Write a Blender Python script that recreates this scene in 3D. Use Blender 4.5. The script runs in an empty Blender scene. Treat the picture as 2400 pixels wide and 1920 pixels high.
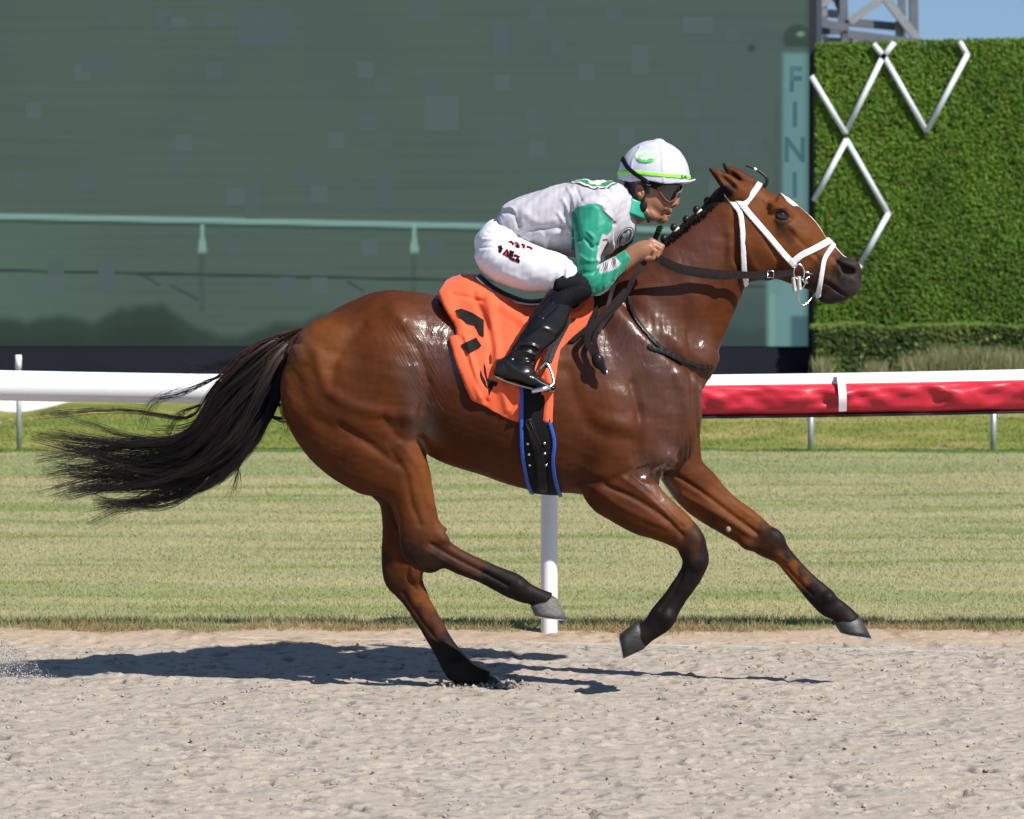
import bpy, math, random
import numpy as np
import openvdb
from mathutils import Vector, Matrix
from mathutils.bvhtree import BVHTree

rnd = random.Random(7)
rng = np.random.default_rng(7)
S = bpy.context.scene
COL = S.collection

# ------------------------------------------------------------------ camera
FPX, CAM_Y, CAM_Z = 7800.0, -13.0, 1.75          # focal length in pixels of the 2400 px photograph
PITCH = math.atan((960 - 573) / FPX)
cam = bpy.data.cameras.new('camera')
cam_o = bpy.data.objects.new('camera', cam); COL.objects.link(cam_o)
cam_o.location = (0, CAM_Y, CAM_Z)
cam_o.rotation_euler = (math.pi / 2 - PITCH, 0, 0)
cam.sensor_width = 36; cam.lens = 36 * FPX / 2400
cam.clip_start = 0.5; cam.clip_end = 2000
cam.dof.use_dof = True; cam.dof.focus_distance = 12.8; cam.dof.aperture_fstop = 7.1
S.camera = cam_o

# ------------------------------------------------------------------ light
SUN = Vector((0.71, -0.68, 1.0)).normalized()
w = bpy.data.worlds.new('World'); S.world = w; w.use_nodes = True
nt = w.node_tree
sky = nt.nodes.new('ShaderNodeTexSky'); sky.sky_type = 'NISHITA'; sky.sun_disc = False
sky.sun_elevation = math.asin(SUN.z); sky.sun_rotation = math.atan2(SUN.x, SUN.y)
sky.air_density = 1.0; sky.dust_density = 0.0; sky.ozone_density = 3.0
bg = nt.nodes['Background']; bg.inputs['Strength'].default_value = 0.082
tc = nt.nodes.new('ShaderNodeTexCoord'); va = nt.nodes.new('ShaderNodeVectorMath'); va.operation = 'ADD'; va.inputs[1].default_value = (0, 0, .12)
vn = nt.nodes.new('ShaderNodeVectorMath'); vn.operation = 'NORMALIZE'
nt.links.new(tc.outputs['Generated'], va.inputs[0]); nt.links.new(va.outputs[0], vn.inputs[0]); nt.links.new(vn.outputs[0], sky.inputs[0])
hs = nt.nodes.new('ShaderNodeHueSaturation'); hs.inputs['Saturation'].default_value = .98; nt.links.new(sky.outputs[0], hs.inputs['Color'])
nt.links.new(hs.outputs[0], bg.inputs[0])
sl = bpy.data.lights.new('sun', 'SUN'); sl.energy = 5.0; sl.angle = math.radians(0.5); sl.color = (1, 0.95, 0.87)
so = bpy.data.objects.new('sun', sl); COL.objects.link(so)
so.rotation_euler = (-SUN).to_track_quat('-Z', 'Y').to_euler(); so.location = SUN * 60
S.view_settings.view_transform = 'Standard'; S.view_settings.look = 'None'
S.view_settings.gamma = 1; S.view_settings.use_curve_mapping = False
S.view_settings.exposure = 0.42

# ------------------------------------------------------------------ measuring: photograph pixel -> point at depth Y
CP, SP = math.cos(PITCH), math.sin(PITCH)
def P(u, v, Y=0.0):
    a, b = (u - 1200) / FPX, (960 - v) / FPX
    dy = CP + b * SP; dz = -SP + b * CP
    t = (Y - CAM_Y) / dy
    return np.array((a * t, Y, CAM_Z + dz * t))
def proj(V):
    y = V[:, 1] - CAM_Y; z = V[:, 2] - CAM_Z
    d = y * CP - z * SP; up = y * SP + z * CP
    return np.stack([1200 + FPX * V[:, 0] / d, 960 - FPX * up / d], 1)
def ground_y(v):
    b = (960 - v) / FPX
    return CAM_Y - CAM_Z * (CP + b * SP) / (-SP + b * CP)

# ------------------------------------------------------------------ naming
def tag(o, label=None, cat=None, group=None, kind=None):
    for k, x in (('label', label), ('category', cat), ('group', group), ('kind', kind)):
        if x: o[k] = x
    return o
def empty(name, loc, label=None, cat=None, group=None):
    o = bpy.data.objects.new(name, None); COL.objects.link(o); o.location = loc
    o.empty_display_size = 0.1
    return tag(o, label, cat, group)
def link(name, me, parent=None, mat=None):
    o = bpy.data.objects.new(name, me); COL.objects.link(o)
    if parent is not None:
        o.parent = parent
        o.matrix_parent_inverse = Matrix.Translation(-world_loc(parent))
    if mat is not None and not len(me.materials): me.materials.append(mat)
    return o
def world_loc(o):
    v = Vector(o.location)
    if o.parent is not None: v = v + o.matrix_parent_inverse.translation + world_loc(o.parent)
    return v

# ------------------------------------------------------------------ mesh building
def mesh(name, V, F, smooth=True, col=None, extra=None):
    """F: one (n,k) index array or a list of them"""
    Fs = [np.asarray(f, dtype=np.int32) for f in (F if isinstance(F, list) else [F]) if len(f)]
    V = np.asarray(V, dtype=np.float32)
    me = bpy.data.meshes.new(name)
    me.vertices.add(len(V)); me.vertices.foreach_set('co', V.ravel())
    loops = np.concatenate([f.ravel() for f in Fs])
    sizes = np.concatenate([np.full(len(f), f.shape[1], np.int32) for f in Fs])
    starts = np.concatenate([[0], np.cumsum(sizes)[:-1]]).astype(np.int32)
    me.loops.add(len(loops)); me.loops.foreach_set('vertex_index', loops)
    me.polygons.add(len(sizes)); me.polygons.foreach_set('loop_start', starts)
    me.polygons.foreach_set('loop_total', sizes)
    me.polygons.foreach_set('use_smooth', np.full(len(sizes), smooth))
    me.update(calc_edges=True)
    if col is not None: setcol(me, 'col', col)
    for k, x in (extra or {}).items():
        at = me.attributes.new(k, 'FLOAT', 'POINT'); at.data.foreach_set('value', np.asarray(x, np.float32))
    me.validate()
    return me
def setcol(me, name, col):
    c = np.ones((len(me.vertices), 4), np.float32); c[:, :3] = col
    at = me.attributes.get(name) or me.attributes.new(name, 'FLOAT_COLOR', 'POINT')
    at.data.foreach_set('color', c.ravel())
def verts(me):
    a = np.empty(len(me.vertices) * 3, np.float32); me.vertices.foreach_get('co', a); return a.reshape(-1, 3)
def norms(me):
    a = np.empty(len(me.vertices) * 3, np.float32); me.vertices.foreach_get('normal', a); return a.reshape(-1, 3)
def setverts(me, V):
    me.vertices.foreach_set('co', np.asarray(V, np.float32).ravel()); me.update()

class MB:
    """collects boxes and swept tubes into one mesh"""
    def __init__(self): self.V = []; self.Q = []; self.T = []; self.n = 0
    def add(self, V, Q=(), T=()):
        V = np.asarray(V, float); self.V.append(V)
        if len(Q): self.Q.append(np.asarray(Q) + self.n)
        if len(T): self.T.append(np.asarray(T) + self.n)
        self.n += len(V)
    def box(self, c, s, R=None):
        v = np.array([(x, y, z) for x in (-.5, .5) for y in (-.5, .5) for z in (-.5, .5)]) * np.array(s)
        if R is not None: v = v @ np.array(R).T
        self.add(v + np.array(c), [(0, 1, 3, 2), (4, 6, 7, 5), (0, 4, 5, 1), (2, 3, 7, 6), (0, 2, 6, 4), (1, 5, 7, 3)])
    def bar(self, a, b, w, d):
        a, b = Vector(a), Vector(b); q = (b - a).to_track_quat('Z', 'Y')
        self.box((a + b) / 2, (w, d, (b - a).length), q.to_matrix())
    def sweep(self, pts, ra, rb=None, n=10, up=(0, 1, 0), caps=True, square=False):
        """elliptic (or rectangular) section: ra across the path in the plane normal to `up`, rb along up"""
        pts = np.asarray(pts, float); m = len(pts)
        ra = np.broadcast_to(np.asarray(ra, float), (m,)); rb = ra if rb is None else np.broadcast_to(np.asarray(rb, float), (m,))
        tan = np.gradient(pts, axis=0); tan /= np.linalg.norm(tan, axis=1)[:, None] + 1e-9
        u = np.asarray(up, float); side = np.cross(tan, u); side /= np.linalg.norm(side, axis=1)[:, None] + 1e-9
        bi = np.cross(side, tan)
        if square: cs = [(1, 1), (-1, 1), (-1, -1), (1, -1)]; n = 4
        else: cs = [(math.cos(2 * math.pi * i / n), math.sin(2 * math.pi * i / n)) for i in range(n)]
        cs = np.array(cs)
        V = pts[:, None, :] + side[:, None, :] * (ra[:, None] * cs[:, 0])[..., None] + bi[:, None, :] * (rb[:, None] * cs[:, 1])[..., None]
        i, j = np.meshgrid(np.arange(m - 1), np.arange(n), indexing='ij'); j2 = (j + 1) % n
        Q = np.stack([i * n + j, i * n + j2, (i + 1) * n + j2, (i + 1) * n + j], -1).reshape(-1, 4)
        V = V.reshape(-1, 3); T = []
        if caps:
            V = np.concatenate([V, pts[[0]], pts[[-1]]]); c0, c1 = m * n, m * n + 1
            T = [(c0, (k + 1) % n, k) for k in range(n)] + [(c1, (m - 1) * n + k, (m - 1) * n + (k + 1) % n) for k in range(n)]
        self.add(V, Q, T)
    def build(self, name, mat=None, parent=None, smooth=False, col=None):
        F = []
        if self.Q: F.append(np.concatenate(self.Q))
        if self.T: F.append(np.concatenate(self.T))
        return link(name, mesh(name, np.concatenate(self.V), F, smooth, col), parent, mat)
def spline(pts, sub=8):
    p = np.asarray(pts, float)
    if len(p) < 3:
        t = np.linspace(0, 1, sub + 1)[:, None]; return p[0] * (1 - t) + p[-1] * t
    q = np.concatenate([2 * p[:1] - p[1:2], p, 2 * p[-1:] - p[-2:-1]])
    out = []
    for i in range(len(p) - 1):
        a, b, c, d = q[i:i + 4]
        t = np.linspace(0, 1, sub, endpoint=False)[:, None]
        out.append(.5 * (2 * b + (c - a) * t + (2 * a - 5 * b + 4 * c - d) * t * t + (3 * b - a - 3 * c + d) * t ** 3))
    return np.concatenate(out + [p[-1:]])
def path(pts, Y=0.0, sub=8):
    """pixel path [(u,v) or (u,v,Y)] -> smooth world path"""
    return spline([P(*(p if len(p) == 3 else (p[0], p[1], Y))) for p in pts], sub)

# ------------------------------------------------------------------ solid modelling on a distance grid
class Loft:
    """body of elliptic sections. stations: (uL,vL,uR,vR,Yc,b): outline pair in the side view, depth of the centre, half depth"""
    def __init__(self, st, k=.02, sub=6, cap0=1., cap1=1., p=2., cut=False):
        rows = []
        for s in st:
            A, B = P(s[0], s[1], s[4]), P(s[2], s[3], s[4])
            c = (A + B) / 2
            rows.append((c[0], c[2], np.hypot(*(A - B)[[0, 2]]) / 2, s[4], s[5]))
        self.r = spline(rows, sub); self.k = k; self.cap = (cap0, cap1); self.p = p; self.cut = cut
        r = self.r; m = np.maximum(r[:, 2], .002)
        self.lo = np.array([(r[:, 0] - m).min(), (r[:, 3] - r[:, 4]).min(), (r[:, 1] - m).min()])
        self.hi = np.array([(r[:, 0] + m).max(), (r[:, 3] + r[:, 4]).max(), (r[:, 1] + m).max()])
    def ev(self, x, y, z):
        X, Z = np.meshgrid(x, z, indexing='ij'); r = self.r
        best = np.full(X.shape, 1e9); par = np.zeros(X.shape)
        for i in range(len(r) - 1):
            dx, dz = r[i + 1, 0] - r[i, 0], r[i + 1, 1] - r[i, 1]; L2 = dx * dx + dz * dz + 1e-12
            t = ((X - r[i, 0]) * dx + (Z - r[i, 1]) * dz) / L2
            tc = np.clip(t, 0, 1)
            px, pz = X - r[i, 0] - tc * dx, Z - r[i, 1] - tc * dz
            d2 = px * px + pz * pz
            mk = d2 < best
            best[mk] = d2[mk]; par[mk] = (i + tc)[mk]
        for e_, j0, j1, cp in ((0, 0, 1, self.cap[0]), (1, len(r) - 1, len(r) - 2, self.cap[1])):   # flattened ends
            d = np.array((r[j0, 0] - r[j1, 0], r[j0, 1] - r[j1, 1])); d /= np.linalg.norm(d) + 1e-9
            e = (X - r[j0, 0]) * d[0] + (Z - r[j0, 1]) * d[1]
            mk = (par <= 0) if e_ == 0 else (par >= len(r) - 1)
            best = np.where(mk & (e > 0), best + e * e * (cp ** 2 - 1), best)
        n = np.sqrt(best); i0 = np.minimum(par.astype(int), len(r) - 2); f = par - i0
        g = lambda c: (r[i0, c] * (1 - f) + r[i0 + 1, c] * f).astype(np.float32)[:, None, :]
        a, yc, b = np.maximum(g(2), 1e-3), g(3), np.maximum(g(4), 1e-3)
        n = n.astype(np.float32)[:, None, :]; dy = np.abs(y.astype(np.float32)[None, :, None] - yc)
        if self.p == 2: q = np.sqrt((n / a) ** 2 + (dy / b) ** 2)
        else: q = ((n / a) ** self.p + (dy / b) ** self.p) ** (1 / self.p)
        v = np.sqrt(n * n + dy * dy)
        return v - v / np.maximum(q, .02)
class Ell:
    """ellipsoid: centre pixel+depth, radii in pixels along/across angle (deg, image, clockwise), depth radius in m"""
    def __init__(self, u, v, Y, ru, rv, ry, ang=0, k=.02, cut=False):
        self.c = P(u, v, Y); sc = (Y - CAM_Y) / FPX; self.R = (ru * sc, rv * sc, ry)
        a = math.radians(ang); self.cs = (math.cos(a), math.sin(a)); self.k = k; self.cut = cut
        m = max(ru, rv) * sc
        self.lo = self.c - (m, ry, m); self.hi = self.c + (m, ry, m)
    def ev(self, x, y, z):
        X = (x - self.c[0])[:, None, None]; Y = (y - self.c[1])[None, :, None]; Z = -(z - self.c[2])[None, None, :]
        a = X * self.cs[0] + Z * self.cs[1]; b = -X * self.cs[1] + Z * self.cs[0]
        q = np.sqrt((a / self.R[0]) ** 2 + (b / self.R[1]) ** 2 + (Y / self.R[2]) ** 2)
        l = np.sqrt(a * a + b * b + Y * Y)
        return (l - l / np.maximum(q, .02)).astype(np.float32)
class Cap:
    """round cone between two world points"""
    def __init__(self, A, B, ra, rb, k=.008, cut=False):
        self.A, self.B, self.ra, self.rb, self.k, self.cut = np.array(A), np.array(B), ra, rb, k, cut
        m = max(ra, rb); self.lo = np.minimum(self.A, self.B) - m; self.hi = np.maximum(self.A, self.B) + m
    def ev(self, x, y, z):
        D = self.B - self.A; X = (x - self.A[0])[:, None, None]; Y = (y - self.A[1])[None, :, None]; Z = (z - self.A[2])[None, None, :]
        t = np.clip((X * D[0] + Y * D[1] + Z * D[2]) / (D @ D + 1e-12), 0, 1)
        return (np.sqrt((X - t * D[0]) ** 2 + (Y - t * D[1]) ** 2 + (Z - t * D[2]) ** 2) - self.ra - (self.rb - self.ra) * t).astype(np.float32)
def both(u, v, Y, *a, **k): return [Ell(u, v, Y, *a, **k), Ell(u, v, -Y, *a, **k)]
def bounds(prims):
    return np.min([p.lo for p in prims], 0) - .03, np.max([p.hi for p in prims], 0) + .03
def evaluate(prims, lo, hi, h):
    ax = [np.arange(lo[i], hi[i] + h, h) for i in range(3)]
    vol = np.full([len(a) for a in ax], .3, np.float32)
    for p in prims:
        m = p.k + 3 * h; sl = []
        for i in range(3):
            a = int(np.searchsorted(ax[i], p.lo[i] - m)); b = int(np.searchsorted(ax[i], p.hi[i] + m)); sl.append(slice(a, b))
        if any(s.stop - s.start < 1 for s in sl): continue
        d = p.ev(*(ax[i][sl[i]] for i in range(3))); v = vol[tuple(sl)]
        if p.cut:
            hb = np.clip(.5 - .5 * (v + d) / p.k, 0, 1); vol[tuple(sl)] = v + (-d - v) * hb + p.k * hb * (1 - hb)
        else:
            hb = np.clip(.5 + .5 * (v - d) / p.k, 0, 1); vol[tuple(sl)] = v + (d - v) * hb - p.k * hb * (1 - hb)
    return vol, ax
def surface(vol, ax, h, name, col=None):
    v = np.clip(vol, -3 * h, 3 * h)
    for a in range(3):                                  # close the surface at the borders of the grid
        s = [slice(None)] * 3; s[a] = 0; v[tuple(s)] = 3 * h; s[a] = -1; v[tuple(s)] = 3 * h
    g = openvdb.FloatGrid(3 * h); g.copyFromArray(v)
    pts, quads = g.convertToQuads(0.0)[:2]
    V = pts * h + np.array([a[0] for a in ax]); Q = quads.astype(np.int32)
    a, b, c = V[Q[:, 0]], V[Q[:, 1]], V[Q[:, 2]]
    if (np.cross(b - a, c - a) * a).sum() < 0: Q = Q[:, ::-1]
    return mesh(name, V, Q, True)
def solid(prims, h, name, lo=None, hi=None):
    l, hh = bounds(prims)
    vol, ax = evaluate(prims, l if lo is None else lo, hh if hi is None else hi, h)
    return surface(vol, ax, h, name)
def seg_dist(X, Z, pts):
    best = np.full(X.shape, 1e9)
    for a, b in zip(pts[:-1], pts[1:]):
        d = b - a; t = np.clip(((X - a[0]) * d[0] + (Z - a[1]) * d[1]) / (d @ d + 1e-12), 0, 1)
        best = np.minimum(best, (X - a[0] - t * d[0]) ** 2 + (Z - a[1] - t * d[1]) ** 2)
    return np.sqrt(best)
def inside(X, Z, pts):
    c = np.zeros(X.shape, bool); j = len(pts) - 1
    for i in range(len(pts)):
        a, b = pts[i], pts[j]
        if a[1] != b[1]: c ^= ((a[1] > Z) != (b[1] > Z)) & (X < (b[0] - a[0]) * (Z - a[1]) / (b[1] - a[1]) + a[0])
        j = i
    return c
def poly_sd(X, Z, pts):
    d = seg_dist(X, Z, np.concatenate([pts, pts[:1]])); return np.where(inside(X, Z, pts), -d, d)
def region(pts, Y, width=None, smooth=True):
    """pixel outline (or stroke of a pixel width) -> function of world x, z, and its bounds"""
    w = np.array([P(u, v, Y)[[0, 2]] for u, v in pts])
    if width is None:
        f = lambda X, Z: poly_sd(X, Z, w); m = .01
    else:
        if smooth: w = spline(w, 6)
        hw = width * (Y - CAM_Y) / FPX / 2; f = lambda X, Z: seg_dist(X, Z, w) - hw; m = hw + .01
    return f, w.min(0) - m, w.max(0) + m
def shell(prims, reg, off, h, name, ylo=-.5, yhi=.5, depth=.012):
    """layer of thickness `off` lying on the solid, inside a side-view region"""
    f, lo, hi = reg
    vol, ax = evaluate(prims, np.array((lo[0], ylo, lo[1])), np.array((hi[0], yhi, hi[1])), h)
    X, Z = np.meshgrid(ax[0], ax[2], indexing='ij'); r = f(X, Z).astype(np.float32)[:, None, :]
    s = np.maximum(np.maximum(vol - off, -(vol + depth)), r)
    return surface(s, ax, h, name)
# sculpting and painting on finished meshes, in photograph pixels
def smoothstep(x, a, b):
    t = np.clip((x - a) / (b - a), 0, 1); return t * t * (3 - 2 * t)
def stroke_w(uv, pts, width):
    d = seg_dist(uv[:, 0], uv[:, 1], spline(np.array(pts, float), 5)); return np.exp(-(d / width) ** 2)
def sculpt(me, strokes, near=True):
    V, N = verts(me), norms(me); uv = proj(V); d = np.zeros(len(V), np.float32)
    side = smoothstep(-N[:, 1], -.1, .35) if near else smoothstep(np.abs(N[:, 1]), .05, .4)
    for pts, width, amp in strokes: d += stroke_w(uv, pts, width) * amp
    setverts(me, V + N * (d * side)[:, None])
def wob(V, f, seed, oct=3):
    r = np.random.default_rng(seed); o = np.zeros(len(V)); a = 1.
    for _ in range(oct):
        for _ in range(3):
            k = r.normal(size=3); k *= f / np.linalg.norm(k); o += a * np.sin(V @ k * 6.283 + r.uniform(0, 6.28)) / 3
        f *= 2.1; a *= .5
    return o
def lerp(c, t, new): return c * (1 - t[:, None]) + np.array(new) * t[:, None]

# ------------------------------------------------------------------ materials
def s2l(r, g, b): return tuple(((c / 255 + .055) / 1.055) ** 2.4 if c > 10 else c / 255 / 12.92 for c in (r, g, b))
class NT:
    def __init__(self, name):
        self.m = bpy.data.materials.new(name); self.m.use_nodes = True; self.t = self.m.node_tree
        self.b = self.t.nodes['Principled BSDF']; self.out = self.t.nodes['Material Output']
    def n(self, typ, **kw):
        x = self.t.nodes.new('ShaderNode' + typ)
        for k, v in kw.items():
            if k in x.inputs.keys(): self.set(x.inputs[k], v)
            else: setattr(x, k, v)
        return x
    def set(self, inp, v):
        if isinstance(v, bpy.types.NodeSocket): self.t.links.new(v, inp)
        else:
            if hasattr(inp, 'default_value') and inp.type == 'RGBA' and len(v) == 3: v = (*v, 1)
            inp.default_value = v
    def p(self, **kw):
        for k, v in kw.items(): self.set(self.b.inputs[k.replace('_', ' ')], v)
        return self
    def coord(self, scale=(1, 1, 1), rot=(0, 0, 0)):
        mp = self.n('Mapping', Scale=scale, Rotation=rot); self.t.links.new(self.n('TexCoord').outputs['Object'], mp.inputs[0]); return mp.outputs[0]
    def noise(self, scale, detail=4, rough=.55, vec=None, dist=0):
        x = self.n('TexNoise', Scale=scale, Detail=detail, Roughness=rough, Distortion=dist)
        self.t.links.new(vec if vec is not None else self.coord(), x.inputs['Vector']); return x.outputs['Fac']
    def ramp(self, fac, stops):
        x = self.n('ValToRGB'); self.t.links.new(fac, x.inputs[0]); e = x.color_ramp.elements
        while len(e) < len(stops): e.new(.5)
        for i, (p_, c) in enumerate(stops): e[i].position = p_; e[i].color = (*c, 1) if len(c) == 3 else c
        return x.outputs[0]
    def mix(self, a, b, fac, mode='MIX'):
        x = self.n('Mix', data_type='RGBA', blend_type=mode)
        self.set(x.inputs[0], fac); self.set(x.inputs[6], a); self.set(x.inputs[7], b); return x.outputs[2]
    def math(self, op, a, b=0., c=None):
        x = self.n('Math', operation=op); self.set(x.inputs[0], a); self.set(x.inputs[1], b)
        if c is not None: self.set(x.inputs[2], c)
        return x.outputs[0]
    def mapr(self, v, a, b, c, d):
        x = self.n('MapRange'); self.set(x.inputs[0], v)
        for i, q in enumerate((a, b, c, d)): self.set(x.inputs[i + 1], q)
        return x.outputs[0]
    def attr(self, name): return self.n('Attribute', attribute_name=name)
    def bump(self, h, strength=.3, dist=.01, prev=None):
        x = self.n('Bump', Strength=strength, Distance=dist); self.t.links.new(h, x.inputs['Height'])
        if prev is not None: self.t.links.new(prev, x.inputs['Normal'])
        return x.outputs[0]
def plain(name, c, rough=.5, metal=0., nscale=40, namp=.12, bump=.1, bdist=.003, **kw):
    t = NT(name); f = t.noise(nscale)
    dark = tuple(x * (1 - namp) for x in c); lite = tuple(min(1, x * (1 + namp)) for x in c)
    t.p(Base_Color=t.ramp(f, [(.3, dark), (.7, lite)]), Roughness=rough, Metallic=metal, Normal=t.bump(f, bump, bdist))
    for k, v in kw.items(): t.set(t.b.inputs[k.replace('_', ' ')], v)
    return t.m
def colmat(name, rough=.5, nscale=60, namp=.1, bump=.15, bdist=.002, spec=.5, **kw):
    """base colour from the mesh's own colour attribute, broken up by noise"""
    t = NT(name); f = t.noise(nscale)
    c = t.mix(t.attr('col').outputs['Color'], t.ramp(f, [(.25, (1 - namp,) * 3), (.75, (1, 1, 1))]), 1., 'MULTIPLY')
    t.p(Base_Color=c, Roughness=rough, Normal=t.bump(f, bump, bdist)); t.b.inputs['Specular IOR Level'].default_value = spec
    for k, v in kw.items(): t.set(t.b.inputs[k.replace('_', ' ')], v)
    return t.m
# ================================================================== the ground
def vnoise(x, y, seed):
    r = np.random.default_rng(seed); T = r.uniform(-1, 1, (256, 256)).astype(np.float32)
    xi, yi = np.floor(x).astype(int), np.floor(y).astype(int); fx, fy = x - xi, y - yi
    fx, fy = fx * fx * (3 - 2 * fx), fy * fy * (3 - 2 * fy); g = lambda a, b: T[a & 255, b & 255]
    return (g(xi, yi) * (1 - fx) + g(xi + 1, yi) * fx) * (1 - fy) + (g(xi, yi + 1) * (1 - fx) + g(xi + 1, yi + 1) * fx) * fy
def fbm(x, y, s, seed, o=4):
    z = 0; a = 1.
    for i in range(o): z = z + a * vnoise(x * s + 17.3 * i, y * s - 9.1 * i, seed + i); s *= 2.03; a *= .5
    return z
Y_EDGE = ground_y(1496)
def grid(x0, x1, y0, y1, h, hy=None):
    xs, ys = np.arange(x0, x1 + h, h), np.arange(y0, y1 + (hy or h), hy or h); X, Y = np.meshgrid(xs, ys, indexing='ij')
    n, m = X.shape; i, j = np.meshgrid(np.arange(n - 1), np.arange(m - 1), indexing='ij'); b = i * m + j
    return X.ravel(), Y.ravel(), np.stack([b, b + m, b + m + 1, b + 1], -1).reshape(-1, 4)
# distant ground
t = NT('far_ground'); t.p(Base_Color=t.ramp(t.noise(.3, 5), [(.3, (.16, .17, .08)), (.7, (.28, .26, .17))]), Roughness=.95)
q = MB(); q.add([(-700, -300, -.09), (700, -300, -.09), (700, 1500, -.09), (-700, 1500, -.09)], [(0, 1, 2, 3)]); o = q.build('ground', t.m); o['kind'] = 'structure'
# harrowed dirt: lumps, tine furrows and small pits as real relief
X, Y, Q = grid(-3.2, 3.2, -4.0, Y_EDGE + .25, .0085)
edge = smoothstep(Y, Y_EDGE - .35, Y_EDGE + .05)
Z = .0065 * fbm(X, Y, 2.2, 1, 3) + .003 * fbm(X, Y, 9, 2, 3) + .004 * fbm(X * .8, Y, 26, 3, 3)
pit = fbm(X * .6, Y, 21, 9, 2); Z = Z - .019 * smoothstep(pit, .4, .9)
clod = fbm(X, Y, 22, 12, 2); Z = Z + .008 * smoothstep(clod, .5, 1.1)
Z = Z * (1 - .55 * edge) + edge * (.024 + .014 * fbm(X, Y, 1.6, 95, 3))
wear = fbm(X, Y, 1.1, 30, 4); dark = smoothstep(pit, .38, .85)
c = np.tile(np.array((.368, .325, .282)), (len(X), 1)); c = lerp(c, smoothstep(wear, -.4, 1.) * .6, (.40, .35, .298)); c = lerp(c, smoothstep(fbm(X, Y, 5, 40, 3), .1, 1.) * .55, (.32, .295, .275))
c = lerp(c, smoothstep(fbm(X * .5, Y, 34, 44, 2), .40, .85) * .7, (.20, .178, .16)); c = lerp(c, dark * .7, (.17, .15, .135))
c = lerp(c, smoothstep(Y, Y_EDGE - .42 , Y_EDGE - .1) * .55, (.42, .30, .20)); c = lerp(c, smoothstep(fbm(X, Y, 7, 50, 3), .2, .9) * edge * .7, (.22, .15, .09))
t = NT('track_dirt'); f = t.noise(220, 3, .6); f2 = t.noise(70, 4, .6)
cc = t.mix(t.attr('col').outputs['Color'], t.ramp(f, [(.25, (.72, .71, .70)), (.6, (1.08, 1.07, 1.05))]), 1., 'MULTIPLY')
t.p(Base_Color=cc, Roughness=.95, Normal=t.bump(f2, .4, .007, t.bump(f, .5, .003))); t.b.inputs['Specular IOR Level'].default_value = .15; M_DIRT = t.m
dirt_me = mesh('dirt_track', np.stack([X, Y, Z], 1), Q, True, c); o = link('dirt_track', dirt_me, None, M_DIRT); o['kind'] = 'structure'
t = NT('far_dirt'); f = t.noise(30, 6, .65); t.p(Base_Color=t.ramp(f, [(.3, (.30, .26, .23)), (.6, (.45, .39, .335))]), Roughness=.95, Normal=t.bump(f, .8, .03))
q = MB()
for x0, x1, y0, y1 in ((-80, -3.19, -14, Y_EDGE + .2), (3.19, 80, -14, Y_EDGE + .2), (-3.19, 3.19, -14, -3.99)): q.add([(x0, y0, -.004), (x1, y0, -.004), (x1, y1, -.004), (x0, y1, -.004)], [(0, 1, 2, 3)])
o = q.build('dirt_track', t.m); o['kind'] = 'structure'
# clods and grit lying loose on the dirt
def blobs(C, R, name, mat, cols, flat=.7, seed=1):
    r = np.random.default_rng(seed); d = np.array([(1,0,0),(-1,0,0),(0,1,0),(0,-1,0),(0,0,1),(0,0,-1)], float)
    f = np.array([(0,2,4),(2,1,4),(1,3,4),(3,0,4),(2,0,5),(1,2,5),(3,1,5),(0,3,5)])
    n = len(C); V = d[None] * (R[:, None, None] * r.uniform(.6, 1.25, (n, 6, 1))) * np.array((1, 1, flat)); a = r.uniform(0, 6.28, n)
    ca, sa = np.cos(a)[:, None], np.sin(a)[:, None]; V = np.stack([V[..., 0] * ca - V[..., 1] * sa, V[..., 0] * sa + V[..., 1] * ca, V[..., 2]], -1) + C[:, None]
    F = (f[None] + (np.arange(n) * 6)[:, None, None]).reshape(-1, 3)
    o = link(name, mesh(name, V.reshape(-1, 3), F, True, np.repeat(cols, 6, 0)), None, mat); o['kind'] = 'stuff'; return o
n = 11000; cx = rng.uniform(-3, 3, n); cy = -3.6 + (Y_EDGE + 3.65) * rng.uniform(0, 1, n)
R = .0022 + .0085 * rng.uniform(0, 1, n) ** 5; cz = .010 * fbm(cx, cy, 2.2, 1, 3) + .0085 * fbm(cx, cy, 9, 2, 3) + .002
cc_ = np.where((rng.uniform(size=n) < .12)[:, None], np.array((.23, .195, .17)), np.array((.42, .36, .31))) * rng.uniform(.8, 1.15, (n, 1))
M_CLOD = colmat('clods', .95, 90, .25, .4, .003, .1); blobs(np.stack([cx, cy, cz], 1), R, 'loose_clods', M_CLOD, cc_)
# sand thrown up behind the horse
n = 16000; k = rng.uniform(size=n) ** .7; px = -70 + 215 * rng.beta(1.1, 2.4, n); py = 1600 - 125 * rng.beta(1.2, 2.2, n) * (1 - np.clip(px, 0, 120) / 150)
Yk = rng.normal(.55, .25, n); C = np.array([P(a, b, y) for a, b, y in zip(px, py, Yk)]); C[:, 2] = np.maximum(C[:, 2], .005)
blobs(C, .0007 + .003 * rng.uniform(size=n) ** 8, 'kicked_up_sand', M_CLOD, np.array((.66, .62, .575)) * rng.uniform(.85, 1.15, (n, 1)), 1., 5)
n = 420; a_ = rng.normal(0, 1, (n, 2)); hp = P(1150, 1622, .13); C = np.stack([hp[0] + a_[:, 0] * .075 - .02, .13 + a_[:, 1] * .05, .004 + .012 * rng.uniform(size=n) ** 2], 1)
blobs(C, .003 + .011 * rng.uniform(size=n) ** 3, 'hoof_sand', M_CLOD, np.array((.38, .33, .29)) * rng.uniform(.75, 1.15, (n, 1)), .8, 6)
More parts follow.
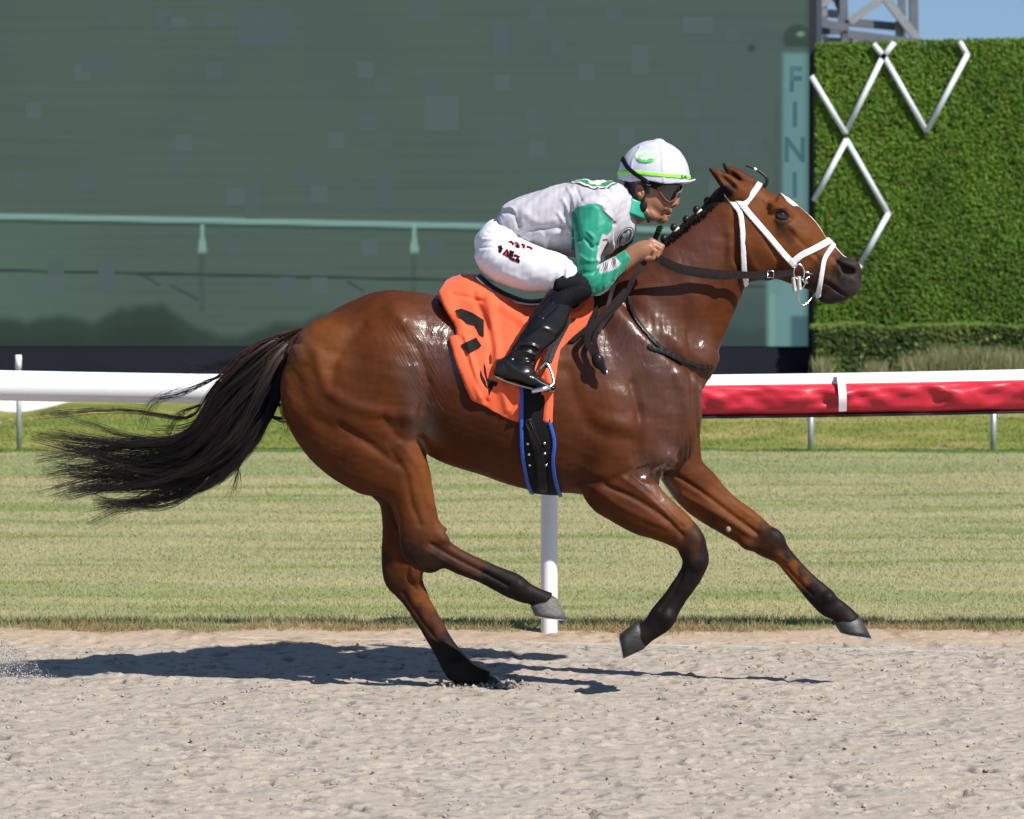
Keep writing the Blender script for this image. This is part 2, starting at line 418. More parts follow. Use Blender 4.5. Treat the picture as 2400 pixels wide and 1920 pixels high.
# white line along the inner edge of the dirt
M_LINE = plain('white_line', (.58, .57, .55), .8)
q = MB()
for a, b in (((560,1507),(980,1513)), ((1235,1519),(1655,1527)), ((1690,1527),(1812,1530)), ((1948,1533),(2300,1541)), ((2390,1541),(2560,1543)), ((-300,1500),(-60,1502))):
    pa, pb = P(*a, 0), P(*b, 0); A = np.array((P(a[0], a[1], ground_y(a[1]))[0], ground_y(a[1]), .024)); B = np.array((P(b[0], b[1], ground_y(b[1]))[0], ground_y(b[1]), .024))
    q.bar(A, B, .003, .004)
tag(q.build('edge_line', M_LINE), 'thin broken white line lying along the inner edge of the dirt', 'line', kind='stuff')

# turf course
Y_FAR = ground_y(1068)
def turf_col(X, Y):
    v = .4 * fbm(X * .4, Y, 1.7, 60, 4) + .6 * fbm(X * .16, Y, 6.5, 61, 4) + .5 * fbm(X * .03, Y, 2.6, 63, 3)
    big = fbm(X * .1, Y, .9, 62, 3)
    c = np.tile(np.array((.40, .385, .205)), (len(X), 1))
    c = lerp(c, smoothstep(v, .05, .8) * .85, (.47, .42, .225)); c = lerp(c, smoothstep(-v, .1, .9) * .8, (.23, .29, .095))
    c = lerp(c, smoothstep(-big, .1, .8) * .45, (.21, .29, .095)); c = lerp(c, smoothstep(Y, Y_FAR - 4, Y_FAR) * .3, (.30, .33, .155))
    e = smoothstep(Y_EDGE + .55 + .15 * fbm(X, Y, 2, 64, 3) - Y, 0, .4); c = lerp(c, e * .6, (.23, .235, .085))
    e2 = smoothstep(Y_EDGE + .22 + .12 * fbm(X, Y, 3, 65, 3) - Y, 0, .2); c = lerp(c, e2 * .75, (.36, .25, .14))
    return c
def soil(name, X, Y, Z, Q, col, mat): o = link(name, mesh(name, np.stack([X, Y, Z], 1), Q, True, col), None, mat); o['kind'] = 'structure'; return o
M_SOIL = colmat('turf_soil', .95, 40, .35, .6, .02, .1)
X, Y, Q = grid(-5.5, 5.5, Y_EDGE - .16, Y_FAR + 6.5, .05, .04)
bankz = lambda X, Y: .125 * smoothstep(Y, Y_FAR + .35, Y_FAR + 4.0) * (1 + .10 * fbm(X, Y * .3, .6, 70, 2)) * (.15 + .85 * smoothstep(X, -4.95, -4.3)) + .02 * fbm(X, Y, 2, 72, 3) * smoothstep(Y, Y_FAR, Y_FAR + 1)
def hgt(X, Y): return .03 - .075 * smoothstep(Y_EDGE + .10 + .05 * fbm(X, Y, 1.3, 96, 3) - Y, 0, .22) + .012 * fbm(X, Y, .8, 66, 3) + bankz(X, Y)
def bank_col(X, Y):
    c = turf_col(X, Y); k = smoothstep(Y, Y_FAR - .1, Y_FAR + .1); v = fbm(X * .5, Y, 2.2, 80, 4)
    b = np.tile(np.array((.25, .28, .07)), (len(X), 1)); b = lerp(b, smoothstep(v, .1, .9) * .8, (.40, .34, .14)); b = lerp(b, smoothstep(-v, .1, .8) * .7, (.14, .22, .045))
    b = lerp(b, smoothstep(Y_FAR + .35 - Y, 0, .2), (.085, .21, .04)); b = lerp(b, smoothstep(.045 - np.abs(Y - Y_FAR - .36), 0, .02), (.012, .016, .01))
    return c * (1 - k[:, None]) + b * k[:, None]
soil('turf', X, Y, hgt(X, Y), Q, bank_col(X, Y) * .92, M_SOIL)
q = MB()
for x0, x1 in ((-90, -5.5), (5.5, 90)): q.add([(x0, Y_EDGE, .02), (x1, Y_EDGE, .02), (x1, Y_FAR + 6.5, .02), (x0, Y_FAR + 6.5, .02)], [(0, 1, 2, 3)])
t = NT('turf_sheet'); t.p(Base_Color=t.ramp(t.noise(2, 5), [(.3, (.14, .18, .06)), (.7, (.30, .27, .14))]), Roughness=.95); o = q.build('turf', t.m); o['kind'] = 'structure'
def blades(X, Y, Z, H, Wd, cols, name, mat, lean=.5, seed=3, parent=None):
    r = np.random.default_rng(seed); n = len(X); a = r.uniform(0, 6.28, n); L = r.normal(0, lean, (n, 2)) * H[:, None]
    d = np.stack([np.cos(a), np.sin(a) * .5, np.zeros(n)], 1) * Wd[:, None] / 2; B = np.stack([X, Y, Z], 1)
    V = np.stack([B - d, B + d, B + np.stack([L[:, 0], L[:, 1], H], 1)], 1).reshape(-1, 3)
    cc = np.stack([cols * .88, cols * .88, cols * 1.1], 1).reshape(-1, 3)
    o = link(name, mesh(name, V, np.arange(3 * n).reshape(-1, 3), False, cc), parent, mat); o['kind'] = 'stuff'; return o
t = NT('grass'); t.p(Base_Color=t.attr('col').outputs['Color'], Roughness=.7); t.b.inputs['Specular IOR Level'].default_value = .2
tr = t.n('BsdfTranslucent'); t.t.links.new(t.attr('col').outputs['Color'], tr.inputs[0]); mx = t.n('MixShader'); mx.inputs[0].default_value = .3
t.t.links.new(t.b.outputs[0], mx.inputs[1]); t.t.links.new(tr.outputs[0], mx.inputs[2]); t.t.links.new(mx.outputs[0], t.out.inputs[0]); M_GRASS = t.m
n = 330000; dd = rng.uniform(0, 1, n) ** 1.25; Yg = Y_EDGE + .02 + (Y_FAR + 4.6 - Y_EDGE) * dd; half = (Yg + 13) * 1200 / FPX * 1.08 + .1; Xg = rng.uniform(-1, 1, n) * half
gc = bank_col(Xg, Yg) * rng.uniform(.88, 1.14, (n, 1)); Hg = rng.uniform(.010, .021, n) * (1 + .5 * smoothstep(Yg, Y_FAR + .4, Y_FAR + 1.2))
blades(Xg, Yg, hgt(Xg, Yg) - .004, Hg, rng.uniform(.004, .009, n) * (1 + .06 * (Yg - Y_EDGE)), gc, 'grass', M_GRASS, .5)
# the longer, half dead fringe along the dirt
n = 30000; Yf = Y_EDGE - .05 + .55 * rng.uniform(0, 1, n) ** 1.5; Xf = rng.uniform(-2.6, 2.6, n); dens = fbm(Xf, Yf, 3.2, 90, 3); k = (dens > -.55) & (Yf > Y_EDGE + .10 * fbm(Xf, Yf, 2.5, 91, 3))
Xf, Yf = Xf[k], Yf[k]; n = len(Xf); fc = turf_col(Xf, Yf) * rng.uniform(.75, 1.3, (n, 1))
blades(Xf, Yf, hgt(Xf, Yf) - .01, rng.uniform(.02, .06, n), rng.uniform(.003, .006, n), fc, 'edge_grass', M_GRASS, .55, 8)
# pale service path behind the bank
q = MB(); q.add([(-60, Y_FAR + 4.2, .045), (60, Y_FAR + 4.2, .045), (60, 25, .045), (-60, 25, .045)], [(0, 1, 2, 3)])
t = NT('pale_concrete'); t.p(Base_Color=t.ramp(t.noise(3, 6), [(.3, (.68, .67, .65)), (.7, (.78, .77, .74))]), Roughness=.9); o = q.build('path', t.m); o['kind'] = 'structure'

# ================================================================== the running rail
Y_RAIL = ground_y(1495) - .42
M_PVC = plain('white_pvc', (.80, .80, .82), .28, 0, 3, .03, .03, .01)
rail = empty('running_rail', np.array((P(1287, 1495, 0)[0], ground_y(1495), 0)), 'white running rail with a red padded section on curved posts', 'rail')
R_P = .0655
def rail_z(u): return P(u, 873 + R_P * 549 - 8 + 15 * (1 - ((u - 1150) / 1250) ** 2), Y_RAIL)
us = np.linspace(-900, 3300, 40); q = MB(); q.sweep([rail_z(u) for u in us], R_P, n=28); q.build('pipe', M_PVC, rail, True)
for ub in (1287, -900, 3450):
    yb = ground_y(1495); xb = P(ub, 1495, yb)[0]; top = rail_z(ub)
    q = MB(); q.sweep(spline([(xb, yb, -.1), (xb, yb, .55), (xb, yb - .02, .82), (xb, yb - .14, 1.02), (xb, Y_RAIL + .1, top[2] - .03), (xb, Y_RAIL, top[2])], 8), .0375, n=20, up=(1, 0, 0)); q.build('post', M_PVC, rail, True)
# red vinyl padding wrapped over the lower front of the pipe, with folds
u0, u1 = 1215, 3300; n_, m_ = 620, 26
uu = np.linspace(u0, u1, n_); V = []
for i, u in enumerate(uu):
    cpt = rail_z(u); x = cpt[0]
    for j in range(m_):
        a = j / (m_ - 1)                                   # from the top front edge, round the front and under, to the back
        th = -.10 * math.pi + 1.35 * math.pi * a
        yy = -math.cos(th - .35) * .086 + .004; zz = .034 - a * .0
        p_ = (np.array((-.080, .034)) if a == 0 else None)
        pr_ = [(-.062, .022), (-.082, .014), (-.094, -.012), (-.088, -.045), (-.080, -.085), (-.052, -.108), (-.005, -.116), (.045, -.112), (.072, -.085), (.075, -.03)]
        s_a = a * (len(pr_) - 1); i0_ = min(int(s_a), len(pr_) - 2); f_ = s_a - i0_
        y_, z_ = (pr_[i0_][k] * (1 - f_) + pr_[i0_ + 1][k] * f_ for k in (0, 1))
        V.append((x, cpt[1] + y_, cpt[2] + z_, a))
V = np.array(V); a = V[:, 3]; xs = V[:, 0]; mid_ = np.sin(np.clip(a * 1.9, 0, 1) * 3.1416) ** 1
fold_ = fbm(xs * 1.0 + a * .55, a * 1.2, 7, 101, 2) * .013 - .026 * np.abs(vnoise(xs * 8 + a * 4.2, a * 1.6, 105)) * smoothstep(a, .1, .5) + .013 * vnoise(xs * 13 - a * 5, a * 3, 107)
V = V[:, :3] + np.stack([np.zeros(len(a)), -(fold_ + .016) * mid_, .003 * fbm(xs, a, 5, 111, 2) * (a > .5)], 1)
i, j = np.meshgrid(np.arange(n_ - 1), np.arange(m_ - 1), indexing='ij'); b = i * m_ + j; Q = np.stack([b, b + 1, b + m_ + 1, b + m_], -1).reshape(-1, 4)
t = NT('red_vinyl'); f = t.noise(8, 4); t.p(Base_Color=t.ramp(f, [(.3, (.50, .015, .034)), (.7, (.57, .022, .045))]), Roughness=.42, Normal=t.bump(f, .2, .02)); M_RV = t.m
pad = link('padding', mesh('padding', V, Q[:, ::-1], True), rail, M_RV)
for u in (1965, 1370, 2620):
    c0 = rail_z(u); q = MB(); pts = np.array([(c0[0] + .002 * k, c0[1] + y_ * 1.06, c0[2] + z_ * 1.04) for k, (y_, z_) in enumerate([(-.045, .056), (-.080, .044), (-.116, .0), (-.122, -.04), (-.100, -.09)])])
    q.sweep(spline(pts, 4), .017, .004, up=(0, -.6, .3), square=True, n=4); q.build('pad_strap', M_PVC, pad)
q = MB(); q.sweep([rail_z(u) + np.array((0, -.01, -.116)) for u in np.linspace(u0 + 6, u1, 50)], .05, .006, up=(0, 0, 1), square=True); q.build('pad_backing', plain('dark_vinyl', (.012, .010, .010), .5), pad)

# poles at the far side of the turf
M_GAL = plain('galvanised', (.42, .44, .46), .45, .6)
for u, vt, w, lb in ((45, 832, .058, 'thin grey marker pole with a white top left of the tail'), (1900, 905, .05, 'grey post standing under the red padding ahead of the chest'), (2328, 905, .05, 'grey post nearest the right end under the red padding')):
    yb = Y_FAR + .3; x = P(u, 1066, yb)[0]; zt = P(u, vt, yb)[2]
    e_ = empty('marker_pole', (x, yb, .04), lb, 'pole', 'poles along the far edge of the turf'); q = MB(); q.sweep([(x, yb, -.05), (x, yb, zt - .12)], w * .5 if u > 100 else .021, n=12, up=(1, 0, 0)); q.build('shaft', M_GAL, e_, True)
    q = MB(); q.sweep([(x, yb, zt - .12), (x, yb, zt)], w * .5 + .004 if u > 100 else .026, n=12, up=(1, 0, 0)); q.build('cap', M_PVC, e_, True)

# ================================================================== the big screen
Y_S = 32.0
def sx(u): return P(u, 500, Y_S)[0]
def sz(v): return P(1200, v, Y_S)[2]
screen = empty('led_screen', (sx(700), Y_S, 0), 'huge grey green video screen showing a rail and finish post', 'screen')
UU = np.arange(-480, 1897, 4.); VV = np.arange(-240, 814, 4.)
UG, VG = np.meshgrid(UU, VV, indexing='ij'); ug, vg = UG.ravel(), VG.ravel()
col_ = np.tile(np.array((84, 101, 93.)), (len(ug), 1))
def blend(m, rgb):
    global col_
    col_ = col_ * (1 - m[:, None]) + np.array(rgb, float) * m[:, None]
blend(smoothstep(fbm(ug * .004, vg * .004, 1.2, 200, 4), -.3, .9) * .5, (78, 96, 90)); blend(smoothstep(vg, 300, 560) * .35, (84, 106, 96)); blend(smoothstep(ug, 900, 1800) * .5, (80, 100, 98))
blend(smoothstep(fbm(ug * .002, vg * .12, 1., 203, 2), .0, .9) * .22, (70, 88, 80)); blend(smoothstep(400 - ug, 0, 400) * smoothstep(vg, 470, 560) * .4, (92, 120, 106))
r_y = 507 + (ug) * .0205
blend(smoothstep(9.5 - np.abs(vg - r_y), 0, 5), (128, 166, 158)); blend(smoothstep(6 - np.abs(vg - r_y - 11), 0, 4) * .85, (58, 80, 76)); blend(smoothstep(4 - np.abs(vg - r_y + 3), 0, 3) * .6, (140, 178, 170))
l_y = 634 + ug * .0213; blend(smoothstep(5 - np.abs(vg - l_y), 0, 3) * .8, (48, 62, 60))
for pu in (474, 971):
    w_ = 7 + 5 * smoothstep(vg, 550, 585); blend(smoothstep(w_ - np.abs(ug - pu), 0, 4) * ((vg > 524) & (vg < 596)) * smoothstep(600 - vg, 0, 14) * .9, (138, 178, 165)); blend(smoothstep(8 - np.abs(ug - pu + 2), 0, 4) * ((vg > 596) & (vg < 730)) * .35, (60, 76, 72))
for A, B in (((325, 640), (372, 668)), ((402, 670), (462, 702)), ((815, 660), (850, 682))): blend(smoothstep(5 - seg_dist(ug, vg, np.array([A, B], float)), 0, 4) * .6, (50, 62, 60))
tree = 722 + 26 * fbm(ug * .006, ug * 0, 1., 210, 4) + 40 * smoothstep(ug, 380, 560) - 22 * smoothstep(ug, 560, 760) + 14 * smoothstep(90 - np.abs(ug - 300), 0, 90) * -1
blend(smoothstep(vg - tree, -6, 26) * .9, (50, 68, 60)); blend(smoothstep(vg - tree, 20, 80) * .7, (46, 60, 52)); blend(smoothstep(ug, 1500, 1640) * smoothstep(vg, 640, 740) * .6, (62, 84, 84))
# finish post
pm = smoothstep(ug, 1826, 1840) * smoothstep(vg, 118, 126); blend(pm * .95, (112, 152, 153)); blend(smoothstep(5 - np.abs(vg - 124), 0, 3) * (ug > 1830) * .7, (82, 120, 118))
blend(smoothstep(ug, 1790, 1806) * smoothstep(vg, 640, 664) * .95, (116, 156, 157)); blend(smoothstep(10 - np.abs(ug - 1812), 0, 8) * (vg > 690) * .5, (140, 180, 150)); blend(smoothstep(ug, 1848 , 1862) * smoothstep(vg - 735 - (1895 - ug) * .0, 0, 12) * .8, (66, 96, 106))
dome = np.hypot((ug - 1868) / 34, (vg - 92) / 34); blend(smoothstep(1.15 - dome, 0, .3) * (vg < 112) * .85, (58, 74, 68)); blend(smoothstep(1. - np.hypot((ug - 1875) / 14, (vg - 80) / 7), 0, .5), (120, 160, 120))
blend(smoothstep(12 - np.hypot(ug - 1760, vg - 113), 0, 6) * .6, (50, 62, 60)); blend((smoothstep(ug, 1880, 1896) * .5), (58, 92, 92))
lin = np.where(col_ > 10, ((col_ / 255 + .055) / 1.055) ** 2.4, col_ / 3295)
pts = np.stack([np.array([sx(u) for u in UU])[:, None].repeat(len(VV), 1).ravel(), np.full(len(ug), Y_S), np.array([sz(v) for v in VV])[None].repeat(len(UU), 0).ravel()], 1)
n_, m_ = UG.shape; i, j = np.meshgrid(np.arange(n_ - 1), np.arange(m_ - 1), indexing='ij'); b = i * m_ + j; Q = np.stack([b, b + 1, b + m_ + 1, b + m_], -1).reshape(-1, 4)
def emat(name, color_socket_or, strength=1.):
    t = NT(name); t.p(Base_Color=(.004, .004, .004), Roughness=.55); t.b.inputs['Specular IOR Level'].default_value = .06
    if isinstance(color_socket_or, str): s = t.attr(color_socket_or).outputs['Color']
    else: s = color_socket_or
    # fine pixel rows
    wv = t.n('TexWave', Scale=9., Distortion=1.5, Detail=2, wave_type='BANDS', bands_direction='Z'); t.t.links.new(t.coord((.02, 1, 1)), wv.inputs['Vector'])
    cc = t.mix(s, t.ramp(wv.outputs['Fac'], [(.2, (.93, .93, .94)), (.8, (1.04, 1.04, 1.03))]), 1., 'MULTIPLY')
    t.p(Emission_Color=cc, Emission_Strength=strength); return t.m
EXP = 2 ** -S.view_settings.exposure
sc_me = mesh('display', pts, Q[:, ::-1], False, lin); link('display', sc_me, screen, emat('screen_picture', 'col', EXP * .84))
# single modules that show a bluer tint, each its own panel
M_MOD = [emat('screen_module_%s' % k, s2l(*c_), EXP * .84) for k, c_ in (('slate', (83, 102, 98)), ('blue', (83, 101, 103)), ('light', (87, 106, 105)))]
mods = [(250,25),(195,130,80,38),(175,152),(485,148),(368,22,36,40),(390,42,50,22),(480,25,80,38),(560,20,118,82),(62,240),(30,402),(183,402),(413,315),(450,275),(395,360),(530,440,72,40),(575,402,34,110),(688,396),(730,437),(805,436),(880,396,38,78),(770,310),(880,310),(845,270),(838,145),(878,184),(995,185),(996,225,78,80),(955,0,78,52),(1155,50,38,84),(1160,175),(1160,305),
        (1000,560),(848,560),(530,560),(230,608,38,78),(75,650,72,38),(112,608),(655,650),(730,650),(1240,15),(1290,92),(1355,150),(1230,250,38,60),(1420,15),(1480,105,38,70),(1560,190),(1640,170),(1600,40,70,38),(1700,60),(1370,400),(1450,300),(1330,330),(1720,330),(1660,420),(1690,560),(1600,240),(1240,330),(1335,230),(1640,300)]
for k, mm in enumerate(mods):
    u, v, w_, h_ = (*mm, 37, 38)[:4] if len(mm) == 2 else mm
    x0, x1, z0, z1 = sx(u), sx(u + w_), sz(v + h_), sz(v); q = MB(); q.box(((x0 + x1) / 2, Y_S - .004, (z0 + z1) / 2), (x1 - x0, .012, z1 - z0)); q.build('screen_module', M_MOD[k % 3], screen)
fm = plain('letter_print', (.004, .006, .006), .6); fm.node_tree.nodes['Principled BSDF'].inputs['Emission Color'].default_value = (*s2l(66, 106, 112), 1); fm.node_tree.nodes['Principled BSDF'].inputs['Emission Strength'].default_value = EXP * .9
for ch, v in (('F', 189), ('I', 272), ('N', 354), ('I', 437), ('S', 518), ('H', 600)):
    cu = bpy.data.curves.new('t', 'FONT'); cu.body = ch; cu.size = .47; cu.align_x = 'CENTER'; cu.align_y = 'CENTER'; cu.offset = .012; o = bpy.data.objects.new('t', cu); me = bpy.data.meshes.new_from_object(o); bpy.data.objects.remove(o)
    co = verts(me); setverts(me, np.stack([sx(1862) + co[:, 0] * .85, np.full(len(co), Y_S - .006), sz(v) + co[:, 1]], 1)); link('letter', me, screen, fm)
M_FR = plain('black_frame', (.008, .008, .010), .5); M_SIDE = plain('slate_cladding', (.045, .055, .085), .5); M_BASE = plain('navy_base', (.0125, .0145, .022), .7, 0, 2, .1); M_BASE.node_tree.nodes['Principled BSDF'].inputs['Specular IOR Level'].default_value = .1
q = MB(); q.box(((sx(1895) + sx(1911)) / 2, Y_S + .05, (sz(-260) + sz(814)) / 2), (sx(1911) - sx(1895), .2, sz(-260) - sz(814))); q.build('frame', M_FR, screen)
q = MB(); q.box(((sx(1911) + sx(1924)) / 2, Y_S + .6, (sz(-260) + sz(880)) / 2), (sx(1924) - sx(1911), 1.2, sz(-260) - sz(880))); q.build('side', M_SIDE, screen)
q = MB(); q.box(((sx(-480) + sx(1895)) / 2, Y_S + .62, (sz(-240) + sz(814)) / 2), (sx(1895) - sx(-480), 1.2, sz(-240) - sz(814))); q.build('cabinet', M_FR, screen)
q = MB(); q.box(((sx(-480) + sx(1904)) / 2, Y_S + .3, sz(814) / 2 - .02), (sx(1904) - sx(-480), .7, sz(814) + .04 - .004)); q.build('base', M_BASE, screen)

# ================================================================== living wall, hedge and tufts
M_LEAF = colmat('leaves', .6, 8, .3, .0, .001, .15)
YW = 31.6
x0, x1 = P(1910, 500, YW)[0], P(2900, 500, YW)[0]; zt0, zt1 = P(1910, 106, YW)[2], P(2400, 93, YW)[2]
def wall_top(x): return zt0 + (zt1 - zt0) * (x - x0) / (P(2400, 500, YW)[0] - x0)
wall = empty('living_wall', ((x0 + x1) / 2, YW, 0), 'tall green living wall carrying white zigzag tubes right of the screen', 'green wall')
q = MB(); q.add([(x0, YW + .05, 0), (x1, YW + .05, 0), (x1, YW + .05, wall_top(x1) - .05), (x0, YW + .05, wall_top(x0) - .05), (x0, YW + .5, 0), (x1, YW + .5, 0), (x1, YW + .5, wall_top(x1) - .05), (x0, YW + .5, wall_top(x0) - .05)], [(0,1,2,3),(5,4,7,6),(4,0,3,7),(1,5,6,2),(3,2,6,7)])
q.build('backing', plain('dark_backing', (.018, .035, .008), .9), wall)
def leaves(n, xr, yr, zf, size, cols, name, parent, seed, up=.2):
    r = np.random.default_rng(seed); X = r.uniform(*xr, n); Y = yr[0] + (yr[1] - yr[0]) * r.uniform(0, 1, n) ** 1.5; Z = zf(X, r.uniform(0, 1, n))
    s = size * r.uniform(.6, 1.3, n); nrm = np.stack([r.normal(0, .55, n), -np.ones(n), r.normal(up, .55, n)], 1); nrm /= np.linalg.norm(nrm, axis=1)[:, None]
    d = np.stack([r.normal(0, .8, n), r.normal(0, .15, n), r.normal(-.5, .5, n)], 1); d -= nrm * (d * nrm).sum(1)[:, None]; d /= np.linalg.norm(d, axis=1)[:, None]; e = np.cross(nrm, d)
    C = np.stack([X, Y, Z], 1); V = np.stack([C - d * s[:, None] * .6, C + e * s[:, None] * .28, C + d * s[:, None] * .6, C - e * s[:, None] * .28], 1).reshape(-1, 3)
    t_ = smoothstep(fbm(X, Z, 1.6, seed + 3, 4) + r.normal(0, .3, n), -.8, .8); c = np.array(cols[0]) * (1 - t_[:, None]) + np.array(cols[1]) * t_[:, None]
    c = np.where((r.uniform(size=n) < .12)[:, None], np.array(cols[2]), c) * r.uniform(.78, 1.2, (n, 1))
    o = link(name, mesh(name, V, np.arange(4 * n).reshape(-1, 4), False, np.repeat(c, 4, 0)), parent, M_LEAF); o['kind'] = 'stuff'; return o
leaves(150000, (x0, x1), (YW - .11, YW + .03), lambda X, f: .2 + f * (wall_top(X) - .18), .052, ((.060, .125, .012), (.10, .19, .018), (.10, .115, .014)), 'foliage', wall, 300)
M_TUBE = plain('white_tube', (.60, .63, .67), .5)
def tube(pts):
    w_ = [P(u, v, YW - .16) for u, v in pts]; q = MB()
    for k_, (a_, b_) in enumerate(zip(w_[:-1], w_[1:])):
        a_ = a_ + np.array((0, .005 * (k_ % 2), 0)); b_ = b_ + np.array((0, .005 * (k_ % 2), 0)); q = MB(); dlt = (b_ - a_) / np.linalg.norm(b_ - a_) * .02; q.sweep([a_ - dlt * .5, b_ + dlt * .5], .034, .014, square=True); q.build('tube', M_TUBE, wall, True)
for l in ([(1902,180),(1981,312),(2068,136),(2095,101)], [(2048,104),(2074,136),(2172,308),(2267,128),(2250,99)], [(1908,470),(1984,328),(2082,501),(2017,618),(1985,690)]): tube(l)
YH = 30.3; hx0, hx1 = P(1912, 800, YH)[0], P(2900, 800, YH)[0]; hz = P(2100, 768, YH)[2]
hedge = empty('hedge', ((hx0 + hx1) / 2, YH, 0), 'clipped dark hedge running along the foot of the living wall', 'hedge')
q = MB(); q.box(((hx0 + hx1) / 2, YH + .42, hz / 2 - .04), (hx1 - hx0 - .1, .7, hz - .08)); q.build('branches', plain('hedge_core', (.012, .02, .006), .9), hedge)
leaves(23000, (hx0, hx1), (YH - .12, YH + .1), lambda X, f: f * (hz + .03 * fbm(X, X * 0, 3, 330, 3)), .075, ((.022, .045, .010), (.07, .105, .02), (.16, .19, .035)), 'foliage', hedge, 320, .5)
leaves(7000, (hx0, hx1), (YH - .1, YH + .75), lambda X, f: hz - .03 + .06 * f + .03 * fbm(X, X * 0, 3, 330, 3), .07, ((.05, .09, .015), (.10, .15, .025), (.16, .19, .035)), 'top_foliage', hedge, 340, 1.5)
for k, (u, v, w_, lb) in enumerate(((1928, 838, .16, 'small pale grass tuft in front of the hedge beside the screen'), (2055, 848, .25, 'low tuft of pale grass left of the tall tufts'), (2150, 832, .35, 'pale grass clump below the hedge, second of the wide ones'), (2225, 812, .45, 'tallest pale grass clump below the hedge'), (2305, 816, .45, 'broad pale grass clump under the right of the hedge'), (2385, 822, .4, 'pale grass clump cut by the right edge of the photo'))):
    yb = YH - .75; c0 = P(u, 875, yb); zt = P(u, v, yb)[2]; n = int(520 * w_ / .35)
    g = empty('ornamental_grass', (c0[0], yb, .04), lb, 'plant', 'pale grass clumps below the hedge')
    r = np.random.default_rng(400 + k); bx = c0[0] + r.normal(0, w_ * .28, n); by = yb + r.normal(0, .12, n); H_ = (zt) * r.uniform(.55, 1.12, n)
    blades(bx, by, np.full(n, .03), H_, r.uniform(.012, .028, n), np.array((.30, .30, .15)) * r.uniform(.45, 1.25, (n, 1)), 'foliage', M_GRASS, .32, 410 + k, g)

# ================================================================== steel tower behind
YT = 46.0
tower = empty('steel_tower', (P(2050, 500, YT)[0], YT, 0), 'grey steel lattice tower rising behind the living wall', 'tower')
M_TOW = plain('grey_steel', (.14, .15, .17), .5, .3, 6, .15); M_TOW2 = plain('pale_steel', (.27, .28, .29), .5, .3, 6, .15)
def beam(name, a, b, w_, dth, y0=0., y1=0., m_=None):
    q = MB(); q.bar(P(*a, YT + y0), P(*b, YT + y1), w_, dth); q.build(name, m_ or M_TOW, tower)
def beamd(name, a, b, wpx, y0=0., y1=0., m_=None): beam(name, a, b, wpx * 59 / FPX, .14, y0, y1, m_)
beamd('leg', (2135, -260), (2152, 560), 32); beamd('leg', (1968, -260), (1995, 560), 15); beamd('leg', (1929, -260), (1930, 560), 13, 2.2, 2.2)
beamd('leg', (2110, -260), (2120, 560), 14, 2.4, 2.4)
beamd('brace', (2070, -4), (1990, 52), 17, -.1, -.1, M_TOW2); beamd('brace', (2075, -4), (2152, 95), 19, -.1, -.1, M_TOW2); beamd('brace', (1922, 10), (2010, -40), 12, .1, .1, M_TOW2); beamd('brace', (1960, -6), (1975, 30), 8, .2, .2)
beamd('girder', (1985, 52), (2135, 66), 20, .5, .5); beamd('girder', (1925, 54), (1990, 66), 12, -.2, -.2); beamd('girder', (1985, 80), (2160, 102), 16, -.3, -.3); beamd('girder', (1925, 72), (1985, 72), 20, .4, .4)
beamd('girder', (1925, 30), (1982, 36), 22, 1.2, 1.2, M_TOW2); beamd('girder', (1920, 95), (2140, 112), 22, .3, .3, M_TOW2); beamd('strut', (2108, 50), (2108, 100), 14, .2, .2, M_TOW2); beamd('strut', (1976, 0), (1972, 60), 8, .6, .6)
# ================================================================== the horse
def mir(st): return [(*s[:4], -s[4], s[5]) for s in st]
TORSO = Loft([(712,782,706,950,0,.13),(762,742,755,1000,0,.2),(830,700,850,1040,0,.245),(892,681,925,1055,0,.268),(960,686,985,1050,0,.27),
    (1030,697,1021,1057,0,.265),(1110,708,1090,1094,0,.285),(1190,722,1180,1121,0,.298),(1270,732,1268,1150,0,.292),(1340,722,1345,1158,0,.268),
    (1410,692,1412,1172,0,.24),(1480,690,1480,1165,0,.222),(1545,715,1545,1130,0,.2),(1598,762,1600,1092,0,.168),(1628,822,1628,1030,0,.12)], k=.05, cap0=2.2, cap1=7, p=2.15)
NECK = Loft([(1330,730,1540,1010,0,.15),(1400,686,1652,905,0,.14),(1452,646,1676,838,0,.125),(1500,609,1694,787,0,.112),(1553,564,1709,738,0,.1),
    (1600,522,1722,697,0,.09),(1650,485,1738,668,0,.082),(1700,453,1765,655,0,.076)], k=.05, p=2.1)
HEAD = Loft([(1752,424,1722,600,0,.072),(1797,435,1742,652,0,.086),(1840,463,1787,660,0,.094),(1880,498,1830,663,0,.086),(1918,541,1862,671,0,.068),
    (1950,571,1893,681,0,.057),(1976,597,1918,690,0,.052),(1998,612,1941,705,0,.054),(2010,638,1962,703,0,.05)], k=.03, cap1=1.9, p=2.2)
EAR = [(1706,462,1760,455,-.052,.03),(1690,440,1732,430,-.06,.03),(1674,416,1700,410,-.064,.022),(1660,397,1668,396,-.066,.008)]
FEAR = [(1730,440,1775,428,.05,.028),(1708,412,1742,411,.058,.026),(1697,394,1712,397,.062,.016),(1693,383,1698,386,.063,.007)]
